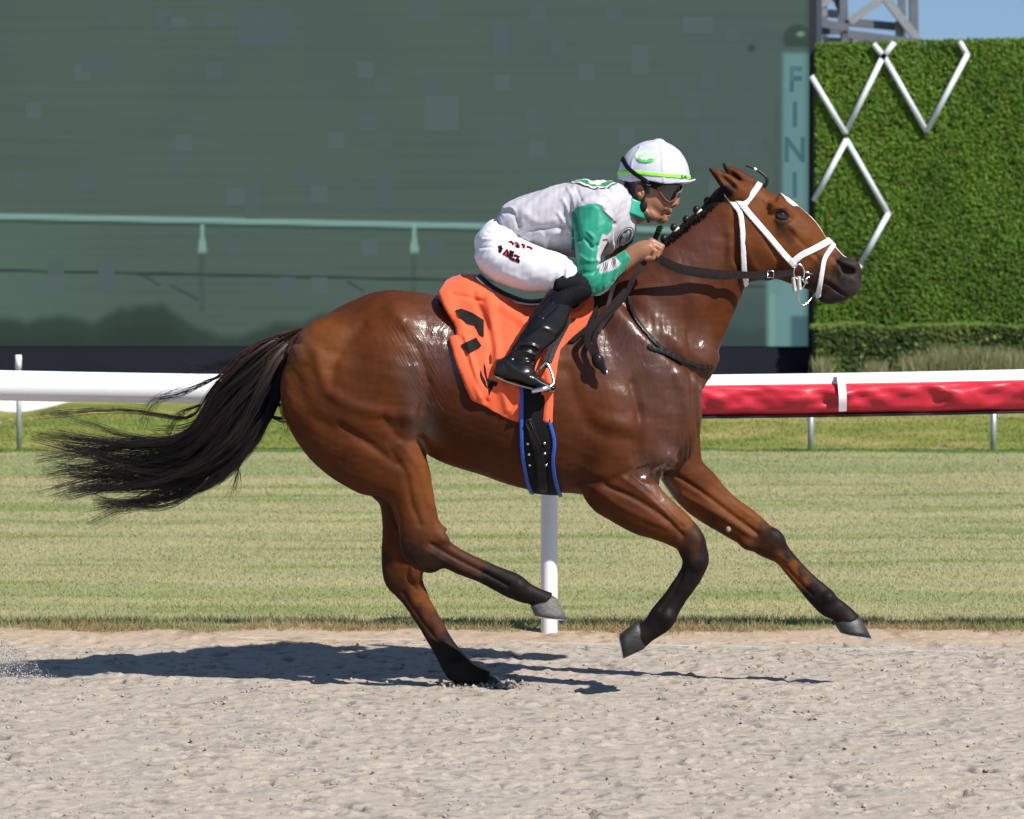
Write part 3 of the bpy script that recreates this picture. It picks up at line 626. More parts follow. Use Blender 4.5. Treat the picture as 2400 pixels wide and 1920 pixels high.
THIGH = [(694,828,966,830,-.115,.145),(670,862,975,872,-.128,.152),(657,920,985,920,-.135,.15),(688,978,996,985,-.138,.138),(735,1022,1003,1040,-.138,.12),(795,1068,1010,1085,-.135,.1),
    (868,1108,1014,1130,-.132,.078),(905,1150,1017,1165,-.13,.064),(924,1205,1024,1200,-.13,.052),(934,1245,1035,1237,-.13,.046),(940,1292,1062,1262,-.13,.043),(968,1309,1072,1279,-.13,.038),
    (1024,1323,1074,1284,-.13,.031),(1070,1344,1105,1301,-.13,.028),(1120,1364,1145,1317,-.13,.028),(1160,1385,1178,1331,-.13,.031),(1192,1402,1213,1345,-.13,.036),
    (1218,1410,1244,1368,-.13,.033),(1238,1413,1268,1382,-.13,.03),(1248,1424,1305,1404,-.13,.034)]
FHIND = [(770,960,960,900,.13,.13),(810,1050,985,1040,.132,.105),(850,1120,1000,1110,.13,.085),(884,1160,1003,1165,.13,.07),(895,1205,1000,1215,.13,.056),(896,1258,992,1262,.13,.048),
    (894,1308,991,1310,.13,.045),(900,1352,992,1352,.13,.042),(921,1378,996,1378,.13,.036),(944,1408,1006,1402,.13,.031),(968,1448,1023,1434,.13,.028),(996,1494,1046,1475,.13,.028),
    (1018,1530,1070,1513,.13,.031),(1036,1568,1094,1542,.13,.037),(1058,1592,1116,1560,.13,.033),(1086,1606,1140,1573,.13,.03),(1112,1612,1164,1586,.13,.034)]
NFORE = [(1340,1010,1530,980,-.14,.115),(1352,1100,1512,1060,-.148,.1),(1366,1160,1516,1100,-.15,.085),(1402,1183,1541,1142,-.15,.072),(1450,1206,1574,1184,-.15,.062),
    (1500,1227,1601,1209,-.15,.053),(1545,1248,1629,1235,-.15,.046),(1576,1268,1648,1258,-.15,.042),(1592,1290,1658,1288,-.15,.043),(1599,1312,1661,1318,-.15,.042),(1594,1336,1648,1350,-.15,.035),
    (1582,1356,1632,1375,-.15,.029),(1558,1393,1608,1409,-.15,.026),(1538,1418,1592,1437,-.15,.03),(1520,1440,1580,1461,-.15,.035),(1508,1457,1557,1479,-.15,.031),
    (1498,1463,1534,1498,-.15,.029),(1486,1466,1511,1518,-.15,.034)]
FFORE = [(1500,1030,1640,1000,.12,.1),(1545,1120,1645,1075,.13,.086),(1588,1172,1688,1132,.135,.072),(1628,1204,1718,1166,.135,.061),(1664,1222,1750,1196,.135,.052),
    (1700,1245,1780,1214,.135,.046),(1738,1268,1806,1236,.135,.042),(1766,1286,1832,1260,.135,.043),(1794,1300,1848,1281,.135,.04),(1815,1313,1858,1297,.135,.032),(1845,1347,1886,1329,.135,.027),
    (1875,1384,1921,1362,.135,.026),(1897,1412,1944,1381,.135,.03),(1918,1432,1966,1406,.135,.035),(1940,1440,1986,1422,.135,.031),(1955,1452,2004,1438,.135,.029),(1958,1464,2018,1452,.135,.034)]
def P2(u, v, Y, *a, **k): return both(u, v, Y, *a, **k)
H = [TORSO, NECK, HEAD, Loft(THIGH, k=.045, sub=12, cap0=1.5, cap1=5), Loft(FHIND, k=.035, cap0=2, cap1=5), Loft(NFORE, k=.03, cap0=2, cap1=5), Loft(FFORE, k=.03, cap0=2, cap1=5)]
# the far thigh mass
H += [Ell(835, 890, .13, 150, 100, .14, 50, k=.06)]
# shoulder, upper arm, breast, elbow
H += P2(1500, 830, -.15, 130, 50, .06, 57, k=.05) + P2(1425, 960, -.165, 90, 66, .075, -35, k=.04) + P2(1555, 985, -.1, 48, 66, .08, 20, k=.03)
H += P2(1530, 1050, -.11, 66, 36, .07, 40, k=.03) + P2(1395, 1115, -.155, 34, 34, .045, 0, k=.02)
# hip point, stifle, buttock, loin
H += P2(940, 755, -.195, 34, 22, .045, 55, k=.07) + P2(965, 950, -.2, 26, 56, .055, 15, k=.04) + P2(775, 865, -.165, 90, 50, .07, 62, k=.09)
H += P2(900, 850, -.185, 90, 50, .065, 68, k=.09)
H += P2(1010, 800, -.34, 40, 60, .06, -20, k=.05, cut=True)
# joints
H += [Ell(1035, 1262, -.14, 18, 14, .032, 30, k=.02), Ell(952, 1275, -.13, 13, 20, .026, -20, k=.015),
      Ell(968, 1335, .11, 24, 32, .04, 0, k=.02), Ell(1628, 1272, -.16, 22, 26, .033, 0, k=.02), Ell(1632, 1318, -.165, 22, 24, .03, 0, k=.015),
      Ell(1812, 1263, .115, 30, 24, .036, 35, k=.02), Ell(1752, 1275, .12, 20, 14, .03, 30, k=.02), Ell(1940, 1402, .122, 17, 18, .033, 40, k=.015),
      Ell(1560, 1448, -.165, 22, 20, .032, 0, k=.015), Ell(1214, 1376, -.14, 18, 18, .031, 0, k=.015), Ell(1066, 1560, .115, 22, 22, .032, 0, k=.015)]
# head: cheek, brow, facial crest, muzzle, nostrils, mouth, ears
H += P2(1768, 585, -.055, 62, 72, .036, 20, k=.035) + P2(1826, 491, -.074, 26, 11, .02, 35, k=.025) + P2(1870, 575, -.052, 58, 10, .02, 42, k=.02)
H += P2(1832, 506, -.102, 16, 11, .022, 25, k=.012, cut=True) + P2(1842, 530, -.08, 26, 12, .014, 30, k=.02)
H += P2(1985, 640, -.035, 34, 36, .026, 20, k=.02) + [Ell(1960, 690, 0, 34, 18, .045, -15, k=.02), Ell(1998, 668, 0, 18, 26, .045, 10, k=.02), Ell(1938, 700, 0, 22, 12, .036, 10, k=.015)]
H += P2(1987, 633, -.058, 19, 13, .028, 20, k=.008, cut=True) + P2(1985, 618, -.05, 24, 6, .012, 22, k=.012) + P2(1966, 640, -.05, 6, 18, .012, -10, k=.012) + P2(1985, 653, -.05, 22, 6, .012, 15, k=.012)
H += [Loft(EAR, k=.012, cap0=1, cap1=1), Loft(FEAR, k=.012)]
H += [Ell(1708, 428, -.095, 30, 8, .022, 42, k=.012, cut=True), Ell(1724, 418, .03, 26, 8, .02, 50, k=.006, cut=True)]
HL, HH = bounds(H)
HV = .0055
vol, ax = evaluate(H, HL, HH, HV)
horse_me = surface(vol, ax, HV, 'body'); del vol
sculpt(horse_me, [   # (pixel path, width px, height m): muscle edges, creases and veins
    ([(1470,720),(1540,800),(1600,850),(1655,885)], 13, -.014), ([(1500,700),(1570,790),(1640,840)], 22, .008),
    ([(1330,870),(1360,960),(1400,1010),(1480,1035)], 18, -.009), ([(1480,900),(1500,980),(1495,1060),(1510,1110)], 12, -.014),
    ([(1585,880),(1610,960),(1600,1040),(1560,1100)], 14, .010), ([(1618,880),(1622,980),(1590,1070)], 9, -.012),
    ([(1500,1110),(1530,1120),(1570,1085)], 10, -.014), ([(1350,1120),(1420,1130),(1480,1105)], 10, -.008),
    ([(1420,1140),(1490,1170),(1560,1215),(1600,1255)], 7, -.010), ([(1460,1120),(1530,1170),(1590,1225)], 7, .006), ([(1400,1150),(1470,1195),(1560,1235)], 8, .005),
    ([(1480,1120),(1540,1175),(1600,1235)], 4, -.005), ([(1560,1100),(1640,1150),(1720,1210),(1775,1250)], 6, -.009), ([(1600,1160),(1690,1210),(1760,1255)], 7, .006),
    ([(1650,1100),(1720,1175),(1790,1230)], 8, .004), ([(1825,1310),(1870,1360),(1905,1395)], 4, -.006), ([(1600,1340),(1580,1390),(1550,1430)], 5, -.005),
    ([(850,765),(815,800),(785,850),(775,905)], 15, -.010), ([(740,820),(760,890),(800,940),(880,965),(960,975)], 16, .010), ([(690,880),(720,960),(790,1010),(880,1040)], 18, -.007),
    ([(800,1000),(870,1045),(930,1090)], 10, -.009), ([(900,980),(940,1030),(990,1030)], 10, -.007), ([(950,780),(985,840),(1000,900),(990,960)], 12, -.009),
    ([(945,760),(962,800),(982,850),(992,930)], 12, .006), ([(920,1060),(950,1110),(965,1180),(985,1230)], 8, -.007), ([(940,1040),(985,1100),(1005,1180)], 9, .005),
    ([(915,1180),(930,1230)], 8, -.008), ([(1010,1275),(1070,1310),(1140,1345),(1190,1372)], 5, -.008), ([(1000,1290),(1060,1325),(1130,1356)], 5, .004),
    ([(945,1390),(985,1450),(1030,1510)], 5, -.006), ([(960,1310),(955,1350),(975,1380)], 6, -.006), ([(1000,1020),(1060,1070),(1140,1090)], 16, .006),
    ([(1730,480),(1722,540),(1725,600),(1745,645)], 9, -.016), ([(1700,560),(1690,640),(1670,720),(1640,800)], 12, -.008), ([(1560,590),(1600,640),(1630,720)], 22, .006),
    ([(1810,492),(1822,487),(1840,490),(1854,507)], 5, .006), ([(1818,516),(1832,522),(1850,516)], 4, .004), ([(1790,470),(1805,478),(1798,486),(1812,494)], 3, .0025),
    ([(1850,540),(1890,580),(1920,610)], 5, -.004), ([(1880,600),(1900,585),(1915,600)], 5, -.003), ([(1925,660),(1945,668),(1962,681),(1982,694)], 3.5, -.009), ([(1935,652),(1955,663),(1975,680)], 6, .004),
    ([(1950,600),(1965,620),(1962,645)], 6, -.004), ([(1800,560),(1820,600),(1850,640)], 7, -.006), ([(1745,560),(1765,620),(1800,650)], 9, .004), ([(1170,900),(1190,1000),(1200,1080)], 30, .004)])
sculpt(horse_me, [([(1380,760),(1420,900),(1440,1000)], 40, .008), ([(1480,760),(1560,830),(1610,900)], 26, .006), ([(1540,880),(1560,960)], 30, .006)])
V = verts(horse_me); N = norms(horse_me)
setverts(horse_me, V + N * (wob(V, 9, 3, 3) * .0016)[:, None])
# coat: bay with black points, dark muzzle, narrow blaze
V = verts(horse_me); uv = proj(V); U, W = uv[:, 0], uv[:, 1]
c = np.tile(np.array((.080, .0222, .0054)), (len(V), 1)); var = wob(V, 2.2, 11)
c = lerp(c, smoothstep(var, -.2, .9) * .55, (.052, .0138, .0047))
c = lerp(c, smoothstep(-var, .1, 1.) * .5, (.125, .038, .0092))
c = lerp(c, smoothstep(N[:, 2] * .6 + N[:, 0] * .3, .35, 1.) * smoothstep(V[:, 2], .9, 1.4) * smoothstep(1500 - U, 0, 600) * .0, (.1, .03, .01))
BK, DK = (.0085, .007, .0068), (.035, .015, .009)
for p_, w_ in (([(1770,500),(1850,560),(1930,620)], 75), ([(1560,1150),(1620,1220)], 40), ([(1690,1160),(1780,1235),(1880,1350)], 45), ([(985,1060),(1005,1160),(1020,1230)], 40), ([(990,1410),(1020,1480)], 30), ([(760,800),(700,900)], 70)):
    c = lerp(c, smoothstep(stroke_w(uv, p_, w_), .1, .9) * .6, (.165, .054, .0135))
bodydark = np.maximum(stroke_w(uv, [(1040,880),(1180,1020),(1340,1080)], 120), stroke_w(uv, [(1480,740),(1560,820),(1600,900)], 110)); c = lerp(c, smoothstep(bodydark, .15, .95) * .6, (.052, .0145, .0046))  # darker brown coat along the lower barrel and over the wet shoulder
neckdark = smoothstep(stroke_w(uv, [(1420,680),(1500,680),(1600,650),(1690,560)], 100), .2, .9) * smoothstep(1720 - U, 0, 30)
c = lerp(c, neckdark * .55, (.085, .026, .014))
wn = wob(V, 14, 5) * 14
def points(pts, w0, w1, y0=None, y1=None, col=BK, amt=1.):
    global c
    d = seg_dist(U, W, spline(np.array(pts, float), 5)) + wn
    m = smoothstep(w1 - d, 0, w1 - w0) * amt
    if y0 is not None: m = m * ((V[:, 1] > y0) & (V[:, 1] < y1))
    c = lerp(c, m, col)
points([(1010,1285),(1120,1345)], 25, 110, -.3, -.02, DK, .5); points([(1175,1365),(1240,1395),(1280,1410)], 32, 75, -.3, -.02, BK, .97); points([(945,1285),(1040,1330),(1150,1390)], 14, 32, -.3, -.02, BK, .7)
points([(1010,1470),(1050,1540)], 20, 80, .02, .4, DK, .7); points([(1055,1545),(1095,1580),(1150,1605)], 42, 85, .02, .4, BK, .97); points([(895,1320),(940,1400),(1000,1500)], 14, 32, .02, .4, BK, .6)
points([(1640,1270),(1630,1330)], 28, 60, -.4, 0, DK, .9); points([(1658,1275),(1655,1320)], 16, 34, -.4, 0, BK, .8); points([(1600,1370),(1560,1430),(1490,1500)], 45, 95, -.4, 0, BK, .97)
points([(1800,1255),(1850,1285)], 14, 40, .02, .4, DK, .95); points([(1818,1250),(1850,1280),(1900,1350)], 8, 24, .02, .4, BK, .8); points([(1925,1400),(1975,1440),(2020,1460)], 36, 66, .02, .4, BK, .97)
points([(1770,1285),(1800,1300)], 12, 40, .02, .4, DK, .8)
hd = V[:, 0] > P(1600, 500)[0]
points([(1990,645),(1975,690),(1935,690)], 34, 72, None, None, (.022, .0165, .016), .97); points([(1930,640),(1900,655)], 14, 46, None, None, DK, .8)
points([(1834,508),(1838,512)], 12, 26, None, None, (.022, .012, .009), .9); points([(1840,535),(1850,545)], 8, 30, None, None, DK, .7)
points([(1862,668),(1800,662),(1760,655)], 6, 24, None, None, DK, .6)
points([(1972,655),(1996,664),(2004,680)], 5, 26, None, None, (.052, .04, .037), .7)
blz = smoothstep(.013 + .026 * smoothstep(1880 - U, 0, 24) * smoothstep(U, 1828, 1846) + wob(V, 10, 8) * .006 - np.abs(V[:, 1] + .006), 0, .004) * smoothstep(N[:, 2] + N[:, 0], .8, 1.1) * (U > 1828) * (U < 2012) * (N[:, 2] > .3)
c = lerp(c, blz, (.72, .69, .66))
ears = (W < 470) & (U > 1640) & (U < 1780) & (V[:, 2] > P(1700, 462)[2])
ed = np.minimum(seg_dist(U, W, np.array([(1657,394),(1690,440),(1712,458)], float)), seg_dist(U, W, np.array([(1692,380),(1698,400)], float)))
c = lerp(c, smoothstep(11 - ed, 0, 8) * ears, BK)
mane = smoothstep(15 - seg_dist(U, W, np.array([(1535,580),(1553,563),(1600,520),(1650,483),(1700,451),(1730,436)], float)) + wn * .5, 0, 9)
c = lerp(c, mane * smoothstep(1734 - U, 0, 20), BK)
dock = smoothstep(60 - np.hypot(U - 690, W - 800), 0, 60) * .6; c = lerp(c, dock, (.24, .11, .06))
girthless = smoothstep(W, 1040, 1130) * (U > 1020) * (U < 1380) * (V[:, 2] > .6) * .5; c = lerp(c, girthless, (.10, .033, .014))
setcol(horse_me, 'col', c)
wet = np.maximum.reduce([stroke_w(uv, p_, w_) for p_, w_ in (([(1440,800),(1500,870),(1560,930)], 75), ([(1560,1000),(1560,1060)], 45), ([(1510,1090),(1560,1150)], 30), ([(1020,760),(1060,830)], 55), ([(960,860),(985,960),(990,1020)], 30), ([(1650,830),(1640,790)], 26))])
wet = np.maximum(wet, .45 * stroke_w(uv, [(1640,560),(1560,640)], 60))
fold = np.maximum(stroke_w(uv, [(945,780),(985,870),(1005,950)], 34), stroke_w(uv, [(1000,870),(1030,960)], 26))
for nm, a in (('wet', wet), ('fold', fold)):
    at = horse_me.attributes.new(nm, 'FLOAT', 'POINT'); at.data.foreach_set('value', a.astype(np.float32))
t = NT('bay_coat')
f1 = t.noise(30, 5, .6); hair = t.noise(1, 3, .6, t.coord((90, 300, 420), (0, .6, 0)))
cc = t.mix(t.attr('col').outputs['Color'], t.ramp(f1, [(.25, (.8, .78, .76)), (.75, (1.12, 1.1, 1.06))]), 1., 'MULTIPLY')
cc = t.mix(cc, t.ramp(hair, [(.3, (.95, .95, .95)), (.7, (1.04, 1.04, 1.04))]), 1., 'MULTIPLY')
wa = t.attr('wet').outputs['Fac']; wn1 = t.noise(17, 5, .65, t.coord((1, 1, .55), (0, -.5, 0)), .6)
wr = t.math('MULTIPLY', wa, t.mapr(wn1, .38, .58, .35, 1.))
rough = t.mapr(wr, 0., .9, .56, .28)
fm_ = t.n('Mapping', vector_type='TEXTURE', Scale=(1 / 120, 1 / 14, 1 / 9), Rotation=(0, math.radians(-30), 0)); t.t.links.new(t.n('TexCoord').outputs['Object'], fm_.inputs[0])
folds = t.noise(1, 2, .5, fm_.outputs[0], .4)
b1 = t.bump(hair, .14, .0012); b2 = t.bump(wn1, t.math('MULTIPLY', wa, .5), .014, b1)
b3 = t.bump(folds, t.math('MULTIPLY', t.attr('fold').outputs['Fac'], .5), .012, b2); b4 = t.bump(t.noise(11, 3, .5), .12, .02, b3)
t.p(Base_Color=cc, Roughness=rough, Normal=b4); t.set(t.b.inputs['Specular IOR Level'], t.mapr(wa, 0., .8, .12, .5)); t.set(t.b.inputs['Coat Weight'], t.math('MULTIPLY', wr, .95)); t.b.inputs['Coat Roughness'].default_value = .2; t.t.links.new(b4, t.b.inputs['Coat Normal'])
M_COAT = t.m
base = P(1300, 1612, 0); base[2] = 0
horse = empty('horse', base, 'galloping bay horse with black legs and tail and a narrow white blaze', 'horse')
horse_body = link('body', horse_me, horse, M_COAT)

# eyes
M_EYE = plain('eye', (.008, .006, .006), .04, 0, 30, .1, 0, .001)
M_EYE.node_tree.nodes['Principled BSDF'].inputs['Coat Weight'].default_value = 1
for s in (-1, 1):
    link('eye', solid([Ell(1832, 506, s * .0825, 14, 10, .017, 25, k=.005)], .002, 'eye'), horse, M_EYE)
# hooves with their shoes
def ringloft(q, rows, n=28):
    """rings spanned by an outline pair in the side view and a half depth"""
    V = []; m = len(rows)
    for A, B, Y, b in rows:
        A, B = P(*A, Y), P(*B, Y); c_ = (A + B) / 2; h_ = (B - A) / 2
        for k in range(n):
            t_ = 2 * math.pi * k / n; V.append(c_ + h_ * math.cos(t_) + np.array((0, b * math.sin(t_) * (1 - .12 * math.cos(t_)), 0)))
    V += [(P(*rows[0][0], rows[0][2]) + P(*rows[0][1], rows[0][2])) / 2, (P(*rows[-1][0], rows[-1][2]) + P(*rows[-1][1], rows[-1][2])) / 2]
    Q = [(i * n + k, i * n + (k + 1) % n, (i + 1) * n + (k + 1) % n, (i + 1) * n + k) for i in range(m - 1) for k in range(n)]
    T = [(m * n, (k + 1) % n, k) for k in range(n)] + [(m * n + 1, (m - 1) * n + k, (m - 1) * n + (k + 1) % n) for k in range(n)]
    q.add(V, Q, T)
t = NT('hoof_horn'); f = t.noise(1, 4, .6, t.coord((40, 40, 160)))
t.p(Base_Color=t.ramp(f, [(.3, (.014, .014, .015)), (.6, (.03, .029, .028)), (.85, (.06, .057, .054))]), Roughness=.5, Normal=t.bump(f, .3, .004)); M_HOOF = t.m
t = NT('hoof_dusty'); f = t.noise(1, 4, .6, t.coord((40, 40, 160)))
t.p(Base_Color=t.ramp(f, [(.3, (.055, .053, .05)), (.7, (.14, .135, .125))]), Roughness=.6, Normal=t.bump(f, .3, .004)); M_HOOF2 = t.m
M_SHOE = plain('aluminium_shoe', (.75, .76, .78), .28, 1., 60, .05)
for (cl, cr, sl_, sr, Y, m) in (((1243,1421), (1306,1402), (1252,1441), (1330,1451), -.13, M_HOOF2), ((1112,1611), (1164,1584), (1130,1624), (1186,1611), .13, M_HOOF),
                            ((1489,1458), (1511,1521), (1452,1487), (1461,1544), -.15, M_HOOF), ((1955,1461), (2019,1450), (1968,1481), (2042,1494), .135, M_HOOF)):
    cl, cr, sl_, sr = (np.array(q, float) for q in (cl, cr, sl_, sr))
    cm = (cl + cr) / 2; ring_ = lambda f, s=1.: ((cl + (cm - cl) * (1 - s)) * (1 - f) + sl_ * f, (cr + (cm - cr) * (1 - s)) * (1 - f) + sr * f)
    q = MB(); ringloft(q, [(*ring_(-.18, .8), Y, .024), (*ring_(-.05, .93), Y, .031), (*ring_(.05), Y, .035), (*ring_(.35), Y, .039), (*ring_(.7), Y, .043), (*ring_(1.), Y, .046)]); h = q.build('hoof', m, horse, True)
    dn = (sl_ + sr - cl - cr) / 2; dn = dn / np.linalg.norm(dn) * 2.2
    a, b = sl_ + dn * .4, sr + dn * .4
    q = MB(); ringloft(q, [(a, b, Y, .0468), (a + dn, b + dn, Y, .0468)]); q.build('horseshoe', M_SHOE, h)
# hair
def hairs(curves, radii, name, mat, parent, cols, n=3):
    """curves (N,m,3), radii (N,m), colours (N,3)"""
    N_, m, _ = curves.shape
    tan = np.gradient(curves, axis=1); tan /= np.linalg.norm(tan, axis=2, keepdims=True) + 1e-9
    ref = np.array((0.13, 1., .21)); s1 = np.cross(tan, ref); s1 /= np.linalg.norm(s1, axis=2, keepdims=True) + 1e-9; s2 = np.cross(tan, s1)
    V = np.stack([curves + radii[..., None] * (math.cos(6.283 * k / n) * s1 + math.sin(6.283 * k / n) * s2) for k in range(n)], 2).reshape(-1, 3)
    idx = np.arange(N_ * m * n).reshape(N_, m, n)
    Q = np.stack([idx[:, :-1], np.roll(idx, -1, 2)[:, :-1], np.roll(idx, -1, 2)[:, 1:], idx[:, 1:]], -1).reshape(-1, 4)
    me = mesh(name, V, Q, True, (np.repeat(cols, m * n, 0) if cols.ndim == 2 else np.repeat(cols.reshape(-1, 3), n, 0)))
    o = link(name, me, parent, mat); o['kind'] = 'stuff'; return o
t = NT('dark_hair'); t.p(Base_Color=t.attr('col').outputs['Color'], Roughness=.42); t.b.inputs['Specular IOR Level'].default_value = .4; M_HAIR = t.m
def bspline(ctrl, m):
    """ctrl (N,k,2) -> (N,m,2) uniform cubic b-spline clamped at both ends"""
    c = np.concatenate([2 * ctrl[:, :1] - ctrl[:, 1:2], ctrl, 2 * ctrl[:, -1:] - ctrl[:, -2:-1]], 1); k = ctrl.shape[1]
    s = np.linspace(0, k - 1 - 1e-6, m); i = s.astype(int); f = (s - i)[None, :, None]
    p0, p1, p2, p3 = (c[:, i + j] for j in range(4))
    return ((1 - f) ** 3 * p0 + (3 * f ** 3 - 6 * f * f + 4) * p1 + (-3 * f ** 3 + 3 * f * f + 3 * f + 1) * p2 + f ** 3 * p3) / 6
NS, LK = 3400, 120
lock = rng.integers(0, LK, NS)
lp = {k: rng.uniform(0, 1, LK) for k in 'sl'}; ly = rng.normal(0, .042, LK); lw = rng.normal(0, 1, (LK, 7, 2))
s_ = np.clip(lp['s'][lock] + rng.normal(0, .026, NS), 0, 1)[:, None]
top = np.array([(682,778),(632,800),(560,850),(492,930),(452,1020),(330,1022),(112,1004)], float)
bot = np.array([(697,812),(668,880),(632,985),(585,1062),(515,1128),(425,1168),(235,1180)], float)
mid = np.array([(688,795),(650,840),(595,915),(540,1000),(480,1085),(360,1115),(130,1110)], float)
w1 = np.clip(1 - 2 * s_, 0, 1)[..., None]; w2 = np.clip(2 * s_ - 1, 0, 1)[..., None]
ctrl = w1 * top + w2 * bot + (1 - w1 - w2) * mid
amp = np.array([.5, 4, 8, 13, 17, 25, 32])[None, :, None]
ctrl = ctrl + lw[lock] * amp + rng.normal(0, 1, (NS, 7, 2)) * amp * .17
cur2 = bspline(ctrl, 30)
ln = np.clip(lp['l'][lock] * .5 + rng.uniform(.5, .72, NS), .45, 1.)
ln = np.where(rng.uniform(size=NS) < .12, rng.uniform(.3, .6, NS), ln)
tt = np.linspace(0, 1, 22)[None] * ln[:, None] * 29
i0 = np.minimum(tt.astype(int), 28); ff = (tt - i0)[..., None]
ar = np.arange(NS)[:, None]
cur2 = cur2[ar, i0] * (1 - ff) + cur2[ar, i0 + 1] * ff
frac = tt / 29
Yd = (ly[lock] + rng.normal(0, .011, NS))[:, None] * (np.sin(np.clip(frac * 1.25, 0, 1) * 3.14159 * .62)) * 1.35
b0, b1_ = (cur2[..., 0] - 1200) / FPX, (960 - cur2[..., 1]) / FPX
tt2 = (Yd - CAM_Y) / (CP + b1_ * SP)
C3 = np.stack([b0 * tt2, Yd, CAM_Z + (-SP + b1_ * CP) * tt2], -1)
rad = (.00135 * (1 - .65 * (np.linspace(0, 1, 22)[None] ** 2))) * rng.uniform(.6, 1.25, NS)[:, None]
hc = np.where((rng.uniform(size=NS) < .16)[:, None], np.array((.028, .013, .009)), np.array((.0075, .006, .006))) * rng.uniform(.7, 1.5, NS)[:, None]
fr_ = smoothstep(.34 - frac, 0, .34)[..., None] * (1 - s_[..., None] * .55); hc = hc[:, None, :] * (1 - fr_) + np.array((.062, .029, .019)) * rng.uniform(.35, 1.2, NS)[:, None, None] * fr_
tail = hairs(C3, rad, 'tail', M_HAIR, horse, hc)
# lighter short hairs over the dock and loose fly-away hairs
def free_hairs(specs, n, jit, name, rad0, colr, Yj=.02, m=16):
    cs = []; 
    for _ in range(n):
        p_ = np.array(specs[rnd.randrange(len(specs))], float); k = len(p_)
        p_ = p_ + rng.normal(0, 1, p_.shape) * np.linspace(.15, 1, k)[:, None] * jit
        q = bspline(p_[None], m)[0]; Y0 = rng.normal(-.02, Yj)
        cs.append([P(u, v, Y0 * (.3 + .7 * i / m)) for i, (u, v) in enumerate(q)])
    cs = np.array(cs); r = np.broadcast_to(rad0 * (1 - .7 * np.linspace(0, 1, m) ** 2), cs.shape[:2])
    return hairs(cs, r * rng.uniform(.7, 1.2, len(cs))[:, None], name, M_HAIR, horse, np.array(colr)[None] * rng.uniform(.6, 1.5, len(cs))[:, None])
free_hairs([[(706,772),(668,790),(634,815),(618,860),(620,920)], [(704,778),(680,800),(660,840),(650,890),(640,930)], [(702,782),(690,815),(682,850),(672,900),(668,940)], [(708,770),(660,782),(610,806),(560,840),(520,885)]], 330, 9, 'dock_hair', .0014, (.055, .026, .018), .03)
free_hairs([[(580,830),(530,852),(480,862),(440,866)], [(520,880),(470,902),(420,925),(375,930),(345,950),(330,1000)], [(470,950),(430,960),(405,985),(392,1020),(400,1050)], [(640,930),(665,960),(680,1000),(690,1030)], [(600,960),(650,985),(690,985),(705,1000)],
            [(620,900),(660,960),(690,980)], [(560,1090),(556,1140),(545,1165)], [(500,1080),(420,1040),(350,1020)], [(480,1120),(380,1180),(290,1198),(230,1200)], [(430,1060),(300,1080),(200,1060),(140,1090)], [(420,1130),(320,1150),(240,1140),(150,1170)]], 260, 13, 'loose_hair', .0009, (.012, .009, .008))
# plaited mane with white bands, forelock plait
M_BAND = plain('white_tape', (.8, .8, .8), .5)
for (u, v) in ((1657,471), (1632,491), (1608,514), (1579,533), (1556,559), (1540,590)):
    b = link('mane_plait', solid([Ell(u, v, -.012, 8.5, 9.5, .015, 20, k=.004), Ell(u + 5, v + 9, -.008, 6, 7, .012, 0, k=.006)], .002, 'mane_plait'), horse, M_HAIR)
    setcol(b.data, 'col', np.tile((.009, .007, .007), (len(b.data.vertices), 1)))
    q = MB(); c0 = P(u + 7, v + 6, -.014); tdir = np.array((.72, 0, .6)); 
    q.sweep([c0 - tdir * .014, c0, c0 + tdir * .014], .006, .014, 8); q.build('plait_band', M_BAND, b, True)
mn = []
for _ in range(420):
    s0 = rnd.random(); a = np.array((1538,584)) * (1 - s0) + np.array((1702,452)) * s0 + np.array((0, -6 * math.sin(3.14 * s0)))
    d = rnd.uniform(8, 20); mn.append([P(a[0] + f * d * .75 + rnd.gauss(0, 1.2), a[1] - 3 + f * d * 1.1, -.012 - .045 * f) for f in (0, .35, .7, 1)])
hairs(np.array(mn), np.full((420, 4), .0016), 'mane', M_HAIR, horse, np.tile((.011, .008, .007), (420, 1)))
q = MB(); q.sweep(path([(1790,438), (1797,430), (1797,419), (1789,409), (1775,399), (1760,392), (1748,389)], -.01), np.linspace(.008, .0035, 49), n=8)
fl = q.build('forelock', M_HAIR, horse, True); setcol(fl.data, 'col', np.tile((.008, .007, .007), (len(fl.data.vertices), 1)))
q = MB(); q.sweep([P(1767, 395, -.01), P(1773, 398, -.01)], .0055, n=8); q.build('forelock_band', M_BAND, fl, True)
# chestnut on the far foreleg
link('chestnut', solid([Ell(1707, 1240, .096, 6.5, 8, .009)], .0025, 'chestnut'), horse, plain('horn', (.26, .21, .16), .8))
# ================================================================== the tack
t = NT('orange_cloth'); f = t.noise(240, 2, .5); g = t.noise(5, 4, .5)
t.p(Base_Color=t.ramp(g, [(.3, (.68, .082, .02)), (.7, (.78, .108, .028))]), Roughness=.75, Normal=t.bump(g, .35, .02, t.bump(f, .2, .001)))
t.b.inputs['Sheen Weight'].default_value = .15; M_ORANGE = t.m
M_BLACK = plain('black_leather', (.012, .012, .013), .3, 0, 90, .3, .25, .002)
M_WEB = plain('black_webbing', (.008, .008, .009), .75, 0, 200, .3, .3, .001)
for m_ in (M_BLACK, M_WEB): m_.node_tree.nodes['Principled BSDF'].inputs['Specular IOR Level'].default_value = .15
M_BROWN = plain('brown_leather', (.016, .0095, .0075), .38, 0, 70, .3, .3, .002)
M_BROWN.node_tree.nodes['Principled BSDF'].inputs['Specular IOR Level'].default_value = .25
M_BLUE = plain('blue_binding', (.02, .085, .42), .5)
M_NAVY = plain('navy_leather', (.009, .013, .034), .3)
M_STEEL = plain('steel', (.72, .73, .75), .22, 1., 50, .05)
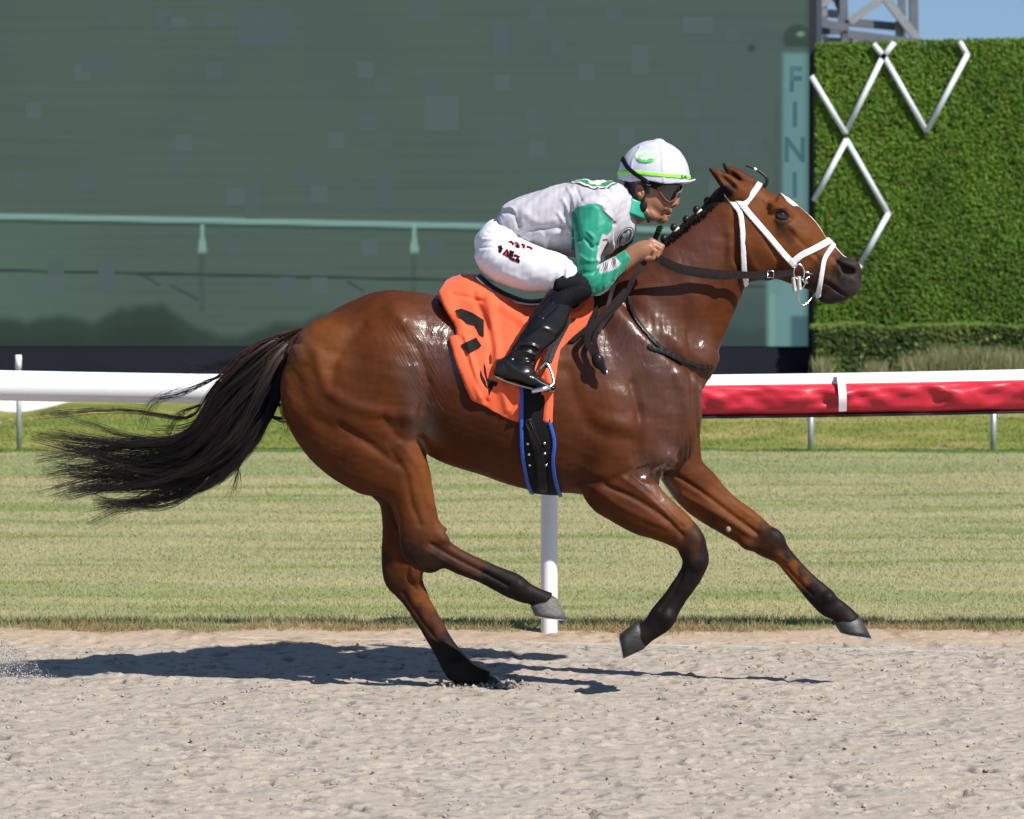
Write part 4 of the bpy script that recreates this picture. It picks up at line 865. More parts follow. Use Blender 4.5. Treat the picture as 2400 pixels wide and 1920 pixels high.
M_WHITE = plain('white_strap', (.72, .72, .74), .45, 0, 60, .04)

# what the cloth lies on: the back plus the padding under the saddle
PAD = [TORSO, Loft([(1040,682,1050,800,0,.2),(1085,650,1100,800,0,.19),(1130,662,1140,800,0,.19),(1200,706,1200,830,0,.2),(1260,716,1260,840,0,.21),(1330,695,1330,830,0,.2),(1395,676,1395,800,0,.18)], k=.05, cap0=3, cap1=3, p=2.4)]
PAD += P2(1490, 840, -.15, 130, 56, .07, 57, k=.05) + P2(1425, 960, -.165, 90, 66, .075, -35, k=.04)
CLOTH = [(1078,640),(1054,650),(1040,664),(1032,690),(1048,727),(1070,762),(1076,790),(1057,794),(1071,844),(1097,906),(1110,934),(1156,964),(1195,984),(1217,990),(1221,960),(1223,906),(1266,908),(1265,987),(1295,992),(1298,906),(1313,821),(1342,792),(1374,766),(1391,730),(1398,686),(1388,664),(1330,690),(1240,714),(1190,700),(1146,680),(1123,648),(1097,637)]
me = shell(PAD, region(CLOTH, -.27), .010, .004, 'cloth', -.45, .45, .02)
sculpt(me, [([(1036,690),(1052,740),(1066,800),(1080,860),(1112,925)], 26, .012), ([(1075,740),(1105,850),(1130,930)], 9, .012), ([(1145,700),(1160,800),(1175,900),(1190,960)], 11, .011), ([(1110,690),(1150,790),(1150,850)], 8, -.010), 
            ([(1195,870),(1215,930),(1200,975)], 6, .008), ([(1060,690),(1100,697),(1130,705)], 5, -.007), ([(1270,830),(1285,900),(1280,985)], 6, .008), ([(1330,740),(1360,730),(1380,700)], 7, .007), ([(1180,720),(1230,760),(1235,800)], 10, .009),
            ([(1085,800),(1110,880),(1140,940)], 6, -.008), ([(1300,790),(1320,770)], 6, -.006)])
V = verts(me); N = norms(me); setverts(me, V + N * (wob(V, 6, 21) * .003)[:, None])
cloth = empty('saddle_cloth', P(1215, 700, 0), 'bright orange saddle cloth with black tabs under the racing saddle', 'saddle cloth')
cl = link('cloth', me, cloth, M_ORANGE)
CB = BVHTree.FromPolygons([tuple(v) for v in verts(me)], [tuple(p.vertices) for p in me.polygons])
def bvh(me): return BVHTree.FromPolygons([tuple(v) for v in verts(me)], [tuple(p.vertices) for p in me.polygons])
def decal(polys, tree, name, mat, parent, lift=.002, fine=.012, d=(0, 1, 0), Y0=-.25, smooth_in=True):
    """thin flat print: pixel outlines cut into small triangles and laid on the surface below them as seen from the side"""
    import bmesh
    bm = bmesh.new()
    for pl in polys:
        vs = [bm.verts.new(P(u, v, Y0)) for u, v in pl]
        f = bm.faces.new(vs)
    bmesh.ops.triangulate(bm, faces=bm.faces[:])
    for _ in range(5):
        es = [e for e in bm.edges if e.calc_length() > fine]
        if not es: break
        bmesh.ops.subdivide_edges(bm, edges=es, cuts=1); bmesh.ops.triangulate(bm, faces=[f for f in bm.faces if len(f.verts) > 3])
    bad = []
    for v in bm.verts:
        eye = Vector((0, CAM_Y, CAM_Z)); dr = (v.co - eye).normalized()
        h = tree.ray_cast(eye + dr * 11.5, dr)
        if h[0] is None: bad.append(v)
        else:
            v.co = h[0] - dr * lift
    bmesh.ops.delete(bm, geom=bad, context='VERTS')
    me = bpy.data.meshes.new(name); bm.to_mesh(me); bm.free()
    for p in me.polygons: p.use_smooth = True
    return link(name, me, parent, mat)
def ring(u, v, ru, rv, n=28, a0=0, a1=360, ang=0):
    c_, s_ = math.cos(math.radians(ang)), math.sin(math.radians(ang)); o = []
    for i in range(n):
        t_ = math.radians(a0 + (a1 - a0) * i / (n if a1 - a0 == 360 else n - 1)); x, y = ru * math.cos(t_), rv * math.sin(t_)
        o.append((u + x * c_ - y * s_, v + x * s_ + y * c_))
    return o
def line_poly(pts, w):
    p = np.array(pts, float); tn = np.gradient(p, axis=0); tn /= np.linalg.norm(tn, axis=1)[:, None]; nn = np.stack([-tn[:, 1], tn[:, 0]], 1)
    w = np.broadcast_to(np.asarray(w, float), (len(p),))[:, None] / 2
    return [tuple(q) for q in np.concatenate([p + nn * w, (p - nn * w)[::-1]])]
# black tabs and strap on the cloth
decal([[(1067,727),(1081,723),(1107,733),(1134,750),(1131,764),(1134,790),(1124,784),(1113,762),(1095,758),(1078,744)]], CB, 'black_tab', M_WEB, cloth, .006)
decal([[(1080,808),(1116,791),(1129,811),(1097,829)]], CB, 'black_strap', M_WEB, cloth, .008)
# the black feather mark
decal([[(1134,850),(1138,860),(1142,886),(1150,892),(1160,894),(1167,896),(1163,906),(1157,904),(1152,914),(1147,928),(1146,912),(1143,898),(1135,872)], [(1127,866),(1131,880),(1138,894),(1143,911),(1135,902),(1127,888),(1125,878)]], CB, 'feather_mark', M_WEB, cloth, .0025, .01)

# girth
link('under_pad', shell([TORSO] + PAD[1:], region([(1300,800),(1345,806),(1382,776),(1402,738),(1410,690),(1394,680),(1300,700)], -.26), .009, .005, 'under_pad', -.45, .45, .02), cloth, M_WEB)
girth = empty('girth', P(1262, 1150, 0), 'black elastic girth with blue edging buckled under the belly', 'girth')
PB = [TORSO]
GL = [(1223,880),(1222,1000),(1224,1060),(1230,1100),(1238,1140),(1250,1175)]; GR = [(1266,880),(1290,985),(1299,1036),(1296,1080),(1302,1130),(1318,1180)]
link('strap', shell(PB, region(GL + GR[::-1], -.24), .011, .005, 'strap', -.4, .4), girth, M_WEB)
link('binding', shell(PB, region(GL, -.26, 9), .017, .004, 'binding', -.4, .4), girth, M_BLUE)
link('binding', shell(PB, region([(1289,992)] + GR[2:], -.26, 9), .017, .004, 'binding', -.4, .4), girth, M_BLUE)
TB = bvh(shell(PB, region([(1200,800),(1340,800),(1340,1200),(1200,1200)], -.25), .011, .006, 'tmp', -.4, 0))
link('end_strap', shell(PB, region([(1240,990),(1262,1060),(1268,1100),(1273,1150)], -.26, 22), .021, .004, 'end_strap', -.4, -.02), girth, M_BLACK)
for pl in ([(1232,996),(1240,988),(1270,1058),(1264,1064)], [(1243,986),(1247,986),(1271,1056),(1268,1060)]):
    pass
def on(tree, u, v, lift=0.):
    eye = Vector((0, CAM_Y, CAM_Z)); d = (Vector(P(u, v, 0)) - eye).normalized(); h = tree.ray_cast(eye + d * 11.5, d)
    return np.array(h[0] - d * lift) if h[0] is not None else P(u, v, -.25)
q = MB(); q.sweep(np.array([on(TB, u, v, .014) for u, v in ((1232,992),(1240,985),(1272,1056),(1265,1064),(1232,992))]), .0022, n=6); q.build('buckle', M_BROWN, girth, True)
for u, v in ((1237,1040),(1276,1039),(1240,1065),(1277,1063),(1242,1090),(1280,1090)):
    p = on(TB, u, v); q = MB(); q.sweep([p + (0, .004, 0), p - (0, .007, 0)], .0052, n=10, up=(0, 0, 1)); q.build('stud', M_STEEL, girth, True)

# saddle: a light navy race saddle with leathers and irons
saddle = empty('saddle', P(1240, 708, 0), 'small navy racing saddle on the orange cloth beneath the rider', 'saddle')
link('seat', solid([Loft([(1112,642,1128,655,0,.12),(1150,664,1146,684,0,.125),(1195,688,1190,706,0,.125),(1245,702,1242,719,0,.12),(1310,690,1312,712,0,.11),(1375,662,1380,690,0,.085)], k=.01, cap0=2, cap1=2, p=3)], .004, 'seat'), saddle, M_NAVY)
for s in (-1, 1):
    q = MB(); q.sweep(path([(1116,650,s*.128),(1146,677,s*.134),(1190,702,s*.134),(1244,714,s*.13),(1300,706,s*.125)]), .0035, n=6)
    q.build('piping', M_WHITE, saddle, True)
for s in (-1, 1):
    Yl = s * .285
    q = MB(); q.sweep(path([(1325,745,s*.25),(1300,800,s*.29),(1282,848,s*.325),(1279,862,s*.335)]), .013, .0028, square=True)
    q.sweep(path([(1336,748,s*.255),(1306,805,s*.295),(1288,850,s*.33)]), .009, .0028, square=True); q.build('stirrup_leather', M_BLACK, saddle)
    q = MB()
    q.sweep(path([(1246,914,s*.30),(1256,880,s*.31),(1270,860,s*.33),(1281,852,s*.335),(1292,872,s*.345),(1297,896,s*.36),(1288,908,s*.375)], 0, 10), .0052, n=8)
    q.sweep([P(1246, 916, s*.335), P(1290, 907, s*.335)], .008, .05, square=True)
    q.build('stirrup_iron', M_STEEL, saddle, True)

# breast strap
BS = [(1470,690),(1478,712),(1493,750),(1523,788),(1560,822),(1615,851),(1656,867),(1674,866)]
BODY = [p for p in H if p in (TORSO, NECK) or isinstance(p, Ell)]
breast = empty('breast_strap', P(1560, 822, 0), 'thin black leather breast strap crossing the chest of the horse', 'breast strap')
link('strap', shell(H, region(BS, -.18, 9.5), .007, .004, 'strap', -.4, .4), breast, M_BLACK)
link('strap', shell(H, region([(1522,812),(1534,818),(1560,826),(1600,846)], -.18, 12), .011, .004, 'strap', -.4, -.05), breast, M_BLACK)

# bridle
bridle = empty('bridle', P(1790, 550, 0), 'white racing bridle with figure eight noseband and dark reins', 'bridle')
HEADP = [p for p in H if p in (NECK, HEAD) or (isinstance(p, Ell) and p.c[0] > P(1600, 500)[0] and p.c[2] > 1.45)]
def strap(name, pts, wd, off=.005, h=.003, y0=-.3, y1=.3, mat=M_WHITE, par=None, Y=-.085, sm=True):
    return link(name, shell(HEADP, region(pts, Y, wd, sm), off, h, name, y0, y1, .008), par or bridle, mat)
strap('throat_latch', [(1704,455),(1722,480),(1735,500),(1740,540),(1742,590),(1745,640),(1752,668)], 12.5)
strap('cheek_strap', [(1712,452),(1734,473),(1760,505),(1800,552),(1832,590),(1862,622)], 14, .008)
strap('browband', [(1742,484),(1764,456),(1787,425)], 14, .010)
strap('noseband', [(1862,612),(1880,598),(1905,586),(1950,563)], 15.5, .007)
strap('drop_strap', [(1960,571),(1948,586),(1934,608),(1928,640),(1924,668),(1921,694)], 11.5, .006)
hb = bvh(horse_me)
keeper = MB(); p = on(hb, 1842, 604, .012); keeper.box(p, (.035, .008, .012), Matrix.Rotation(math.radians(45), 3, 'Y')); keeper.build('keeper', M_WHITE, bridle)
for s in (-1, 1):
    Yb = s * .083
    q = MB(); q.sweep(path([(1863,626,Yb),(1872,619,Yb),(1882,627,Yb),(1885,640,Yb),(1881,654,Yb),(1868,654,Yb),(1860,642,Yb),(1863,626,Yb)], 0, 5), .0034, n=8)
    q.sweep([P(1885, 636, Yb), P(1905, 643, Yb * .8)], .004, n=8); q.build('bit_ring', M_STEEL, bridle, True)
q = MB(); q.sweep(path([(1880,655,-.085),(1886,662,-.085),(1893,663,-.08),(1888,655,-.09),(1898,648,-.08)], 0, 5), .0026, n=6)
q.sweep(path([(1893,650,-.085),(1886,668,-.082),(1880,676,-.075),(1873,682,-.06),(1872,700,-.05),(1878,715,-.04),(1890,712,-.03),(1905,695,-.01),(1911,684,.0)], 0, 6), .0022, n=6); q.build('bit_cord', M_STEEL, bridle, True)
M_PADW = plain('grey_leather', (.5, .47, .46), .6, 0, 60, .15)
link('bit_guard', solid([Loft([(1854,651,1864,650,-.075,.012),(1858,683,1868,683,-.07,.012)], k=.003, cap0=6, cap1=6), Loft([(1867,649,1877,648,-.08,.010),(1870,681,1879,680,-.075,.010)], k=.003, cap0=6, cap1=6)], .002, 'bit_guard'), bridle, M_PADW)
# reins
for s, nm in ((-1, 'rein'), (1, 'rein')):
    if s < 0: pts = [(1530,596,-.19),(1552,611,-.185),(1600,630,-.165),(1680,641,-.14),(1760,645,-.118),(1820,643,-.10),(1858,640,-.088)]
    else: pts = [(1535,600,.16),(1600,628,.14),(1700,641,.13),(1800,645,.105),(1858,640,.088)]
    q = MB(); q.sweep(path(pts), np.linspace(.0165, .0125, (len(pts) - 1) * 8 + 1), .0035, square=True)
    r = q.build('rein', M_BROWN, bridle)
    if s < 0:
        q = MB(); q.sweep(path([(1548,618,-.188),(1600,640,-.168),(1680,652,-.14),(1715,652,-.13)]), .006, .003, square=True); q.build('rein_edge', M_BLACK, r)
        q = MB(); p = P(1806, 643, -.112); q.sweep([p + (-.012, 0, .013), p + (.012, 0, .013), p + (.012, 0, -.013), p + (-.012, 0, -.013), p + (-.012, 0, .013)], .002, n=6); q.build('rein_buckle', M_STEEL, r, True)
q = MB(); q.sweep(path([(1512,612,-.22),(1485,652,-.235),(1463,697,-.24),(1422,745,-.255),(1395,790,-.27),(1398,822,-.275),(1408,845,-.28)]), np.array([.010] * 49), .003, square=True)
q.sweep(path([(1468,680,-.245),(1430,722,-.26),(1385,770,-.275),(1378,800,-.28),(1392,835,-.285)]), .012, .003, square=True)
q.sweep(path([(1450,640,-.2),(1432,690,-.22),(1420,740,-.25),(1404,780,-.27)]), .007, .003, square=True)
ren = q.build('rein_end', M_BROWN, bridle)
link('rein_knot', solid([Ell(1402, 846, -.285, 15, 20, .022, -20, k=.01), Ell(1414, 866, -.285, 8, 13, .012, -30, k=.01)], .003, 'rein_knot'), ren, M_BLACK)
q = MB(); q.sweep([P(1420, 868, -.29), P(1424, 876, -.29)], .005, n=8); q.build('rein_ring', M_STEEL, ren, True)
# ================================================================== the rider
person = empty('person', P(1235, 690, 0), 'jockey in grey and green silks crouched low over the galloping bay horse', 'jockey')
def strokes_noise(me, f, seed, a):
    V = verts(me); N = norms(me); setverts(me, V + N * (wob(V, f, seed) * a)[:, None])
FACE = [Loft([(1485,372,1582,372,0,.05),(1472,388,1596,388,0,.066),(1463,405,1602,408,0,.074),(1463,430,1599,434,0,.073),(1472,452,1591,456,0,.071),(1490,474,1580,476,0,.067),(1506,494,1570,494,0,.056),(1522,511,1560,511,0,.043)], k=.015, cap0=4, cap1=2.4, p=2.3),
    Loft([(1590,446,1578,452,0,.012),(1594,460,1572,462,0,.013),(1590,474,1570,474,0,.018),(1583,483,1568,482,0,.02)], k=.008, sub=4, cap0=1.5, cap1=2),
    Ell(1583, 477, 0, 8, 7, .016, 0, k=.006), Ell(1574, 480, -.017, 6, 5, .009, 0, k=.005), Ell(1574, 480, .017, 6, 5, .009, 0, k=.005),
    Ell(1566, 491, 0, 10, 8, .03, 20, k=.01), Ell(1569, 497.5, 0, 6, 3.6, .022, 12, k=.004), Ell(1564, 506, 0, 7, 4, .021, -10, k=.004), Ell(1553, 516, 0, 13, 9, .03, -15, k=.012),
    Ell(1585, 437, 0, 12, 9, .05, 0, k=.012)]
FACE += both(1547, 478, -.048, 22, 17, .022, 20, k=.02) + both(1520, 500, -.05, 24, 12, .022, 30, k=.02)
EARS = both(1499, 448, -.077, 11.5, 19, .012, -14, k=.006)
EARS += [Ell(1502, 446, s * .092, 6.5, 12, .014, -14, k=.004, cut=True) for s in (-1, 1)] + [Ell(1506, 452, s * .079, 4, 6, .009, 0, k=.004) for s in (-1, 1)]
NECKP = Loft([(1462,440,1530,505,0,.068),(1444,452,1504,518,0,.067),(1418,462,1462,520,0,.07)], k=.02)
def hand(s):
    """closed fist: palm, four curled fingers of different length, thumb along the top"""
    o = [Loft([(1448,596,1468,636,s*.222,.03),(1476,578,1496,616,s*.22,.032),(1500,565,1518,608,s*.213,.04),(1520,562,1532,596,s*.207,.042)], k=.01, cap0=2, cap1=2.2)]
    for i, (dy, du, dv, r, L) in enumerate(((.172,2,-4,.0105,1.0), (.194,4,-2,.011,1.06), (.216,1,3,.0105,1.0), (.236,-6,9,.0092,.85))):
        K = P(1524 + du, 568 + dv, s * dy); M1 = P(1524 + du + 22 * L, 576 + dv + 4, s * (dy + .002)); M2 = P(1524 + du + 15 * L, 592 + dv + 4, s * (dy + .004)); M3 = P(1524 + du - 4, 594 + dv + 3, s * dy)
        o += [Cap(K, M1, r * 1.12, r, .005), Cap(M1, M2, r, r * .92, .003), Cap(M2, M3, r * .92, r * .8, .003)]
    o += [Cap(P(1492, 584, s * .18), P(1522, 586, s * .166), .016, .012, .008), Cap(P(1522, 586, s * .166), P(1546, 590, s * .172), .0115, .0085, .004)]
    return o
FWD = (36, 58, 66, 62, 50, 30, 12, 0, 0)         # the far arm reaches further forward
def reach(st, s): return [(a + d, b, c_ + d, e_, Y, w_) for (a, b, c_, e_, Y, w_), d in zip(st, FWD if s > 0 else [0] * 9)]
def arm(s):
    y = s
    return [Loft(reach([(1364,500,1420,505,y*.195,.05),(1352,545,1415,545,y*.21,.047),(1356,600,1398,600,y*.222,.043),(1362,645,1398,632,y*.228,.04),(1378,676,1404,634,y*.228,.038),(1410,672,1416,624,y*.228,.036),(1440,648,1432,606,y*.226,.03),(1464,626,1452,598,y*.222,.026)], s), k=.01)]
TRUNK = [Loft([(1212,540,1200,606,0,.1),(1228,500,1240,570,0,.11),(1260,462,1270,560,0,.135),(1330,440,1345,570,0,.15),(1395,436,1412,555,0,.15),(1420,446,1436,530,0,.09)], k=.03, cap0=3)]
def limbs(s):
    return [Loft([(1212,562,1190,630,s*.1,.07),(1230,572,1215,655,s*.15,.075),(1300,600,1290,672,s*.21,.066),(1350,630,1330,690,s*.235,.05)], k=.03),
            Loft([(1340,650,1310,690,s*.24,.045),(1275,740,1310,765,s*.265,.042),(1225,795,1262,815,s*.28,.034),(1190,845,1235,865,s*.285,.033)], k=.02),
            Loft([(1175,855,1172,876,s*.285,.028),(1220,862,1212,886,s*.29,.032),(1270,890,1262,905,s*.3,.034)], k=.015)]
SKIN = FACE + EARS + [NECKP] + TRUNK + arm(-1) + arm(1) + hand(-1) + hand(1) + limbs(-1) + limbs(1)
lo, hi = bounds(SKIN); vol, ax = evaluate(SKIN, lo, hi, .0032)
bm_ = surface(vol, ax, .0032, 'body'); del vol
sculpt(bm_, [([(1559,501.5),(1566,502),(1573,501)], 2.2, -.006), ([(1580,484),(1572,487),(1560,484)], 2.5, -.003), ([(1562,480),(1553,492),(1552,504)], 4, -.003), ([(1512,470),(1518,490),(1530,508)], 4, -.002), ([(1576,486),(1571,490)], 2.5, -.002)])
V = verts(bm_); uv = proj(V)
SK = np.array((.29, .135, .075)); c = np.tile(SK, (len(V), 1)); head = V[:, 2] > P(1500, 540)[2]
hv = wob(V, 22, 31)
c = lerp(c, smoothstep(hv, -.2, 1) * .5, (.28, .125, .068))
beard = smoothstep(stroke_w(uv, [(1568,491),(1562,492)], 7) + stroke_w(uv, [(1556,514),(1535,516),(1516,500)], 9), .25, .9) * .55 * (uv[:, 0] > 1480) * (uv[:, 1] < 540); c = lerp(c, beard, (.10, .055, .04))
c = lerp(c, np.clip(stroke_w(uv, [(1566,497.5),(1573,497)], 3.2) + stroke_w(uv, [(1561,506),(1568,505.5)], 3.8), 0, 1) * .75, (.36, .12, .10))
hairm = smoothstep(17 - seg_dist(uv[:, 0], uv[:, 1], np.array([(1472,420),(1478,445),(1484,468)], float)), 0, 8) * head; c = lerp(c, hairm * .92, (.012, .009, .008))
c = lerp(c, smoothstep(7 - seg_dist(uv[:, 0], uv[:, 1], np.array([(1517,430),(1518,452)], float)), 0, 5) * head * (np.abs(V[:, 1]) > .05), (.02, .014, .012))
kn = np.zeros(len(V)); 
for u, v in ((1526,564),(1548,578),(1530,578),(1545,592),(1524,588)): kn += np.exp(-((uv[:, 0] - u) ** 2 + (uv[:, 1] - v) ** 2) / 30)
c = lerp(c, np.clip(kn, 0, 1) * .35 * (V[:, 1] < 0), (.40, .17, .11)); setcol(bm_, 'col', c)
t = NT('skin'); f = t.noise(90, 4, .6)
t.p(Base_Color=t.mix(t.attr('col').outputs['Color'], t.ramp(f, [(.3, (.88, .86, .85)), (.7, (1.05, 1.04, 1.03))]), 1., 'MULTIPLY'), Roughness=.45, Normal=t.bump(f, .12, .002))
t.b.inputs['Subsurface Weight'].default_value = .12; t.b.inputs['Subsurface Radius'].default_value = (.012, .005, .003); t.b.inputs['Subsurface Scale'].default_value = .5
M_SKIN = t.m
link('body', bm_, person, M_SKIN)

# silks
def sleeve(s):
    return [Loft(reach([(1352,496,1430,488,s*.185,.07),(1344,540,1434,530,s*.215,.066),(1350,592,1410,592,s*.235,.058),(1351,640,1402,630,s*.242,.053),(1360,684,1406,628,s*.242,.05),(1396,686,1412,622,s*.24,.047),(1436,658,1426,608,s*.236,.042),(1464,632,1444,598,s*.23,.037),(1482,611,1463,588,s*.228,.033)], s), k=.02, cap0=1.3, cap1=6),
            Ell(1390 + (30 if s > 0 else 0), 500, s * .165, 50, 46, .075, 0, k=.04)]
SILK = [Loft([(1160,508,1196,550,0,.118),(1178,477,1216,572,0,.135),(1233,458,1244,580,0,.152),(1289,438,1300,590,0,.17),(1340,425,1352,604,0,.182),(1390,418,1400,598,0,.185),(1426,424,1440,570,0,.155),(1442,450,1484,556,0,.108)], k=.04, cap0=3, cap1=3, p=2.3)] + [Loft([(1420,450,1420,592,0,.15),(1452,470,1456,588,.02,.125),(1474,500,1482,574,.03,.10)], k=.04, cap1=4)] + sleeve(-1) + sleeve(1)
silk = solid(SILK, .004, 'shirt')
sculpt(silk, [([(1345,500),(1350,530),(1356,560)], 7, -.014), ([(1320,470),(1335,500),(1342,530)], 5, .007), ([(1308,500),(1325,525),(1340,545)], 5, .006), ([(1210,560),(1240,540),(1290,535),(1340,530)], 5, -.007),
    ([(1240,560),(1265,545),(1275,560)], 6, .008), ([(1280,575),(1290,550),(1305,545)], 7, .009), ([(1175,495),(1205,500),(1215,530)], 6, -.010), ([(1180,490),(1200,488),(1212,510)], 4, .007), ([(1230,500),(1260,520),(1300,515)], 9, .006),
    ([(1330,440),(1345,470),(1345,500)], 4, .005), ([(1350,440),(1362,470)], 4, -.005), ([(1400,440),(1408,460),(1425,470)], 4, .006), ([(1415,430),(1432,450)], 4, -.005), ([(1370,480),(1390,478),(1412,490)], 4, -.004),
    ([(1415,495),(1425,515),(1440,525)], 5, -.009), ([(1378,545),(1392,560),(1388,575)], 4, .007), ([(1370,560),(1390,580),(1400,575)], 4, -.007), ([(1360,600),(1380,612),(1402,610)], 4, .006), ([(1362,640),(1385,640),(1402,634)], 4, -.006),
    ([(1375,670),(1395,650),(1410,628)], 4, .006), ([(1395,680),(1408,655),(1414,630)], 4, -.005), ([(1415,670),(1425,640),(1424,615)], 3, .004), ([(1430,660),(1437,635),(1434,608)], 3, -.004), ([(1440,655),(1446,630),(1442,606)], 3, .004)])
strokes_noise(silk, 9, 41, .0035)
V = verts(silk); uv = proj(V); U, W = uv[:, 0], uv[:, 1]; N = norms(silk)
GREY, GRN = np.array((.47, .455, .50)), np.array((.010, .25, .16))
c = np.tile(GREY, (len(V), 1))
arm_o = [(1340,498),(1352,486),(1378,478),(1400,478),(1413,482),(1414,496),(1436,512),(1440,534),(1420,556),(1408,590),(1404,622),(1440,594),(1468,580),(1492,610),(1440,670),(1380,700),(1344,690),(1338,600)]
ins = poly_sd(U, W, np.array(arm_o, float)); onarm = (np.abs(V[:, 1]) > .165) | ((np.abs(V[:, 1]) > .12) & (W > 560) & (U > 1340))
c = lerp(c, smoothstep(-ins, -1.5, 1.5) * onarm, GRN)
strip = np.minimum(poly_sd(U, W, np.array([(1412,548),(1423,552),(1410,590),(1404,618),(1398,604),(1402,580)], float)), poly_sd(U, W, np.array([(1398,624),(1430,603),(1442,602),(1456,618),(1444,630),(1408,642)], float)))
c = lerp(c, smoothstep(-strip, -1.5, 1.5) * (V[:, 1] < -.15), (.46, .44, .47))
black_edge = np.minimum(seg_dist(U, W, np.array([(1414,496),(1428,508),(1441,521)], float)), seg_dist(U, W, np.array([(1414,563),(1424,562),(1425,572),(1418,582)], float)))
c = lerp(c, smoothstep(2.6 - black_edge, 0, 1.5) * (V[:, 1] < -.1), (.012, .014, .014))
far = smoothstep(V[:, 1], .05, .07) * (U > 1405) * smoothstep(W + .3 * (1500 - U), 566, 570); c = lerp(c, far, GRN * .8)
# tree emblem across the shoulders, printed on the back
eu, ey = (U - 1392) / 60, V[:, 1] / .135; r2 = np.sqrt(eu ** 2 + ey ** 2); up_ = (N[:, 2] > .25) * (W < 452)
c = lerp(c, (r2 < 1.02) * up_ * 1., (.012, .014, .014)); c = lerp(c, (r2 < .94) * up_ * 1., (.7, .7, .72)); c = lerp(c, (r2 < .87) * up_ * 1., (.012, .22, .05))
c = lerp(c, (r2 < .66 + .14 * np.sin(9 * np.arctan2(ey, eu) + 1) * np.sin(4 * np.arctan2(ey, eu))) * up_ * 1., (.7, .7, .74))
setcol(silk, 'col', c)
M_SILK = colmat('silk', .52, 45, .10, .35, .004, .3)
M_SILK.node_tree.nodes['Principled BSDF'].inputs['Sheen Weight'].default_value = .2
shirt = link('shirt', silk, person, M_SILK)
link('collar', solid([Loft([(1447,428,1512,508,0,.083),(1440,448,1497,545,0,.098)], k=.01, cap0=8, cap1=8)], .003, 'collar'), shirt, plain('green_silk', (.012, .30, .195), .35))
SB = bvh(silk); M_DG = plain('dark_green_print', (.01, .06, .022), .5); M_PW = plain('white_print', (.72, .72, .75), .5)
# second tree emblem on the far shoulder and chest
TB2 = SB
for m_, k_ in ((M_BLACK, 1.), (M_PW, .9), (M_DG, .82)):
    decal([ring(1466, 556, 27 * k_, 15 * k_, 24, ang=-56)], SB, 'chest_emblem', m_, shirt, .002 + (1 - k_) * .01, .012)
for u, v, a_, b_ in ((1462,562,9,5), (1469,553,7,6), (1473,545,5,4), (1463,551,5,4)): decal([ring(u, v, a_, b_, 12, ang=-56)], SB, 'chest_emblem', plain('grey_print', (.42, .42, .46), .6), shirt, .0055, .012)
for a, b in (((1408,636),(1416,612)), ((1418,636),(1426,608)), ((1428,632),(1436,604)), ((1437,628),(1443,604)), ((1412,640),(1421,610)), ((1433,630),(1440,603))):
    decal([line_poly([a, ((a[0] + b[0]) / 2 + 2, (a[1] + b[1]) / 2), b], [.6, 1.5, .6])], SB, 'sleeve_line', M_BLACK, shirt, .0015, .01)

# breeches
def thigh(s):
    return [Loft([(1180,525,1136,624,s*.085,.1),(1205,550,1160,660,s*.12,.1),(1255,574,1225,680,s*.165,.096),(1308,592,1298,686,s*.205,.082),(1350,616,1330,684,s*.23,.06)], k=.03, cap0=3, cap1=3)]
BR = [Ell(1174, 575, 0, 57, 63, .15, -12, k=.04), Loft([(1190,500,1140,588,0,.12),(1215,545,1150,640,0,.12)], k=.04, cap0=3.5)] + [Ell(1166, 594, s * .075, 43, 60, .085, -20, k=.03) for s in (-1, 1)] + thigh(-1) + thigh(1)
br = solid(BR, .004, 'breeches')
sculpt(br, [([(1200,552),(1260,582),(1330,606)], 6, -.006), ([(1316,610),(1320,640),(1308,680)], 5, -.008), ([(1330,615),(1328,650)], 4, .006), ([(1290,660),(1310,640)], 5, .005), ([(1140,545),(1160,545)], 3, -.003), ([(1130,560),(1160,562)], 3, .003), ([(1125,580),(1155,580)], 3, -.003), ([(1180,640),(1240,665)], 8, .004), ([(1300,690),(1304,660),(1320,630)], 4, .005)])
strokes_noise(br, 8, 51, .0025)
t = NT('white_breeches'); f = t.noise(20, 4, .5); g = t.noise(300, 2)
t.p(Base_Color=t.ramp(f, [(.3, (.72, .72, .78)), (.7, (.79, .79, .84))]), Roughness=.5, Normal=t.bump(f, .15, .01, t.bump(g, .1, .0006))); M_BREECH = t.m
breech = link('breeches', br, person, M_BREECH)
BB = bvh(br); M_RED = plain('red_print', (.55, .03, .04), .6)
def glyphs(strokes, wd, m_, lift): 
    for p_ in strokes: decal([line_poly(p_, wd)], BB, 'name_print', m_, breech, lift, .012)
G1 = [[(1168,580),(1174,577),(1176,583),(1170,588),(1174,592)], [(1180,597),(1188,585),(1192,602)], [(1194,604),(1197,588),(1205,593)], [(1196,597),(1203,600)], [(1195,604),(1206,610)], [(1205,598),(1216,602),(1208,611),(1218,614)]]
G2 = [[(1192,568),(1198,566),(1204,574)], [(1206,568),(1214,570),(1210,578),(1218,580)], [(1222,572),(1230,576),(1226,582)], [(1234,578),(1242,580),(1248,584)]]
glyphs(G1, 7.6, M_RED, .0014); glyphs(G2, 6.4, M_RED, .0014); glyphs(G1, 4.4, M_WEB, .0028); glyphs(G2, 3.6, M_WEB, .0028)

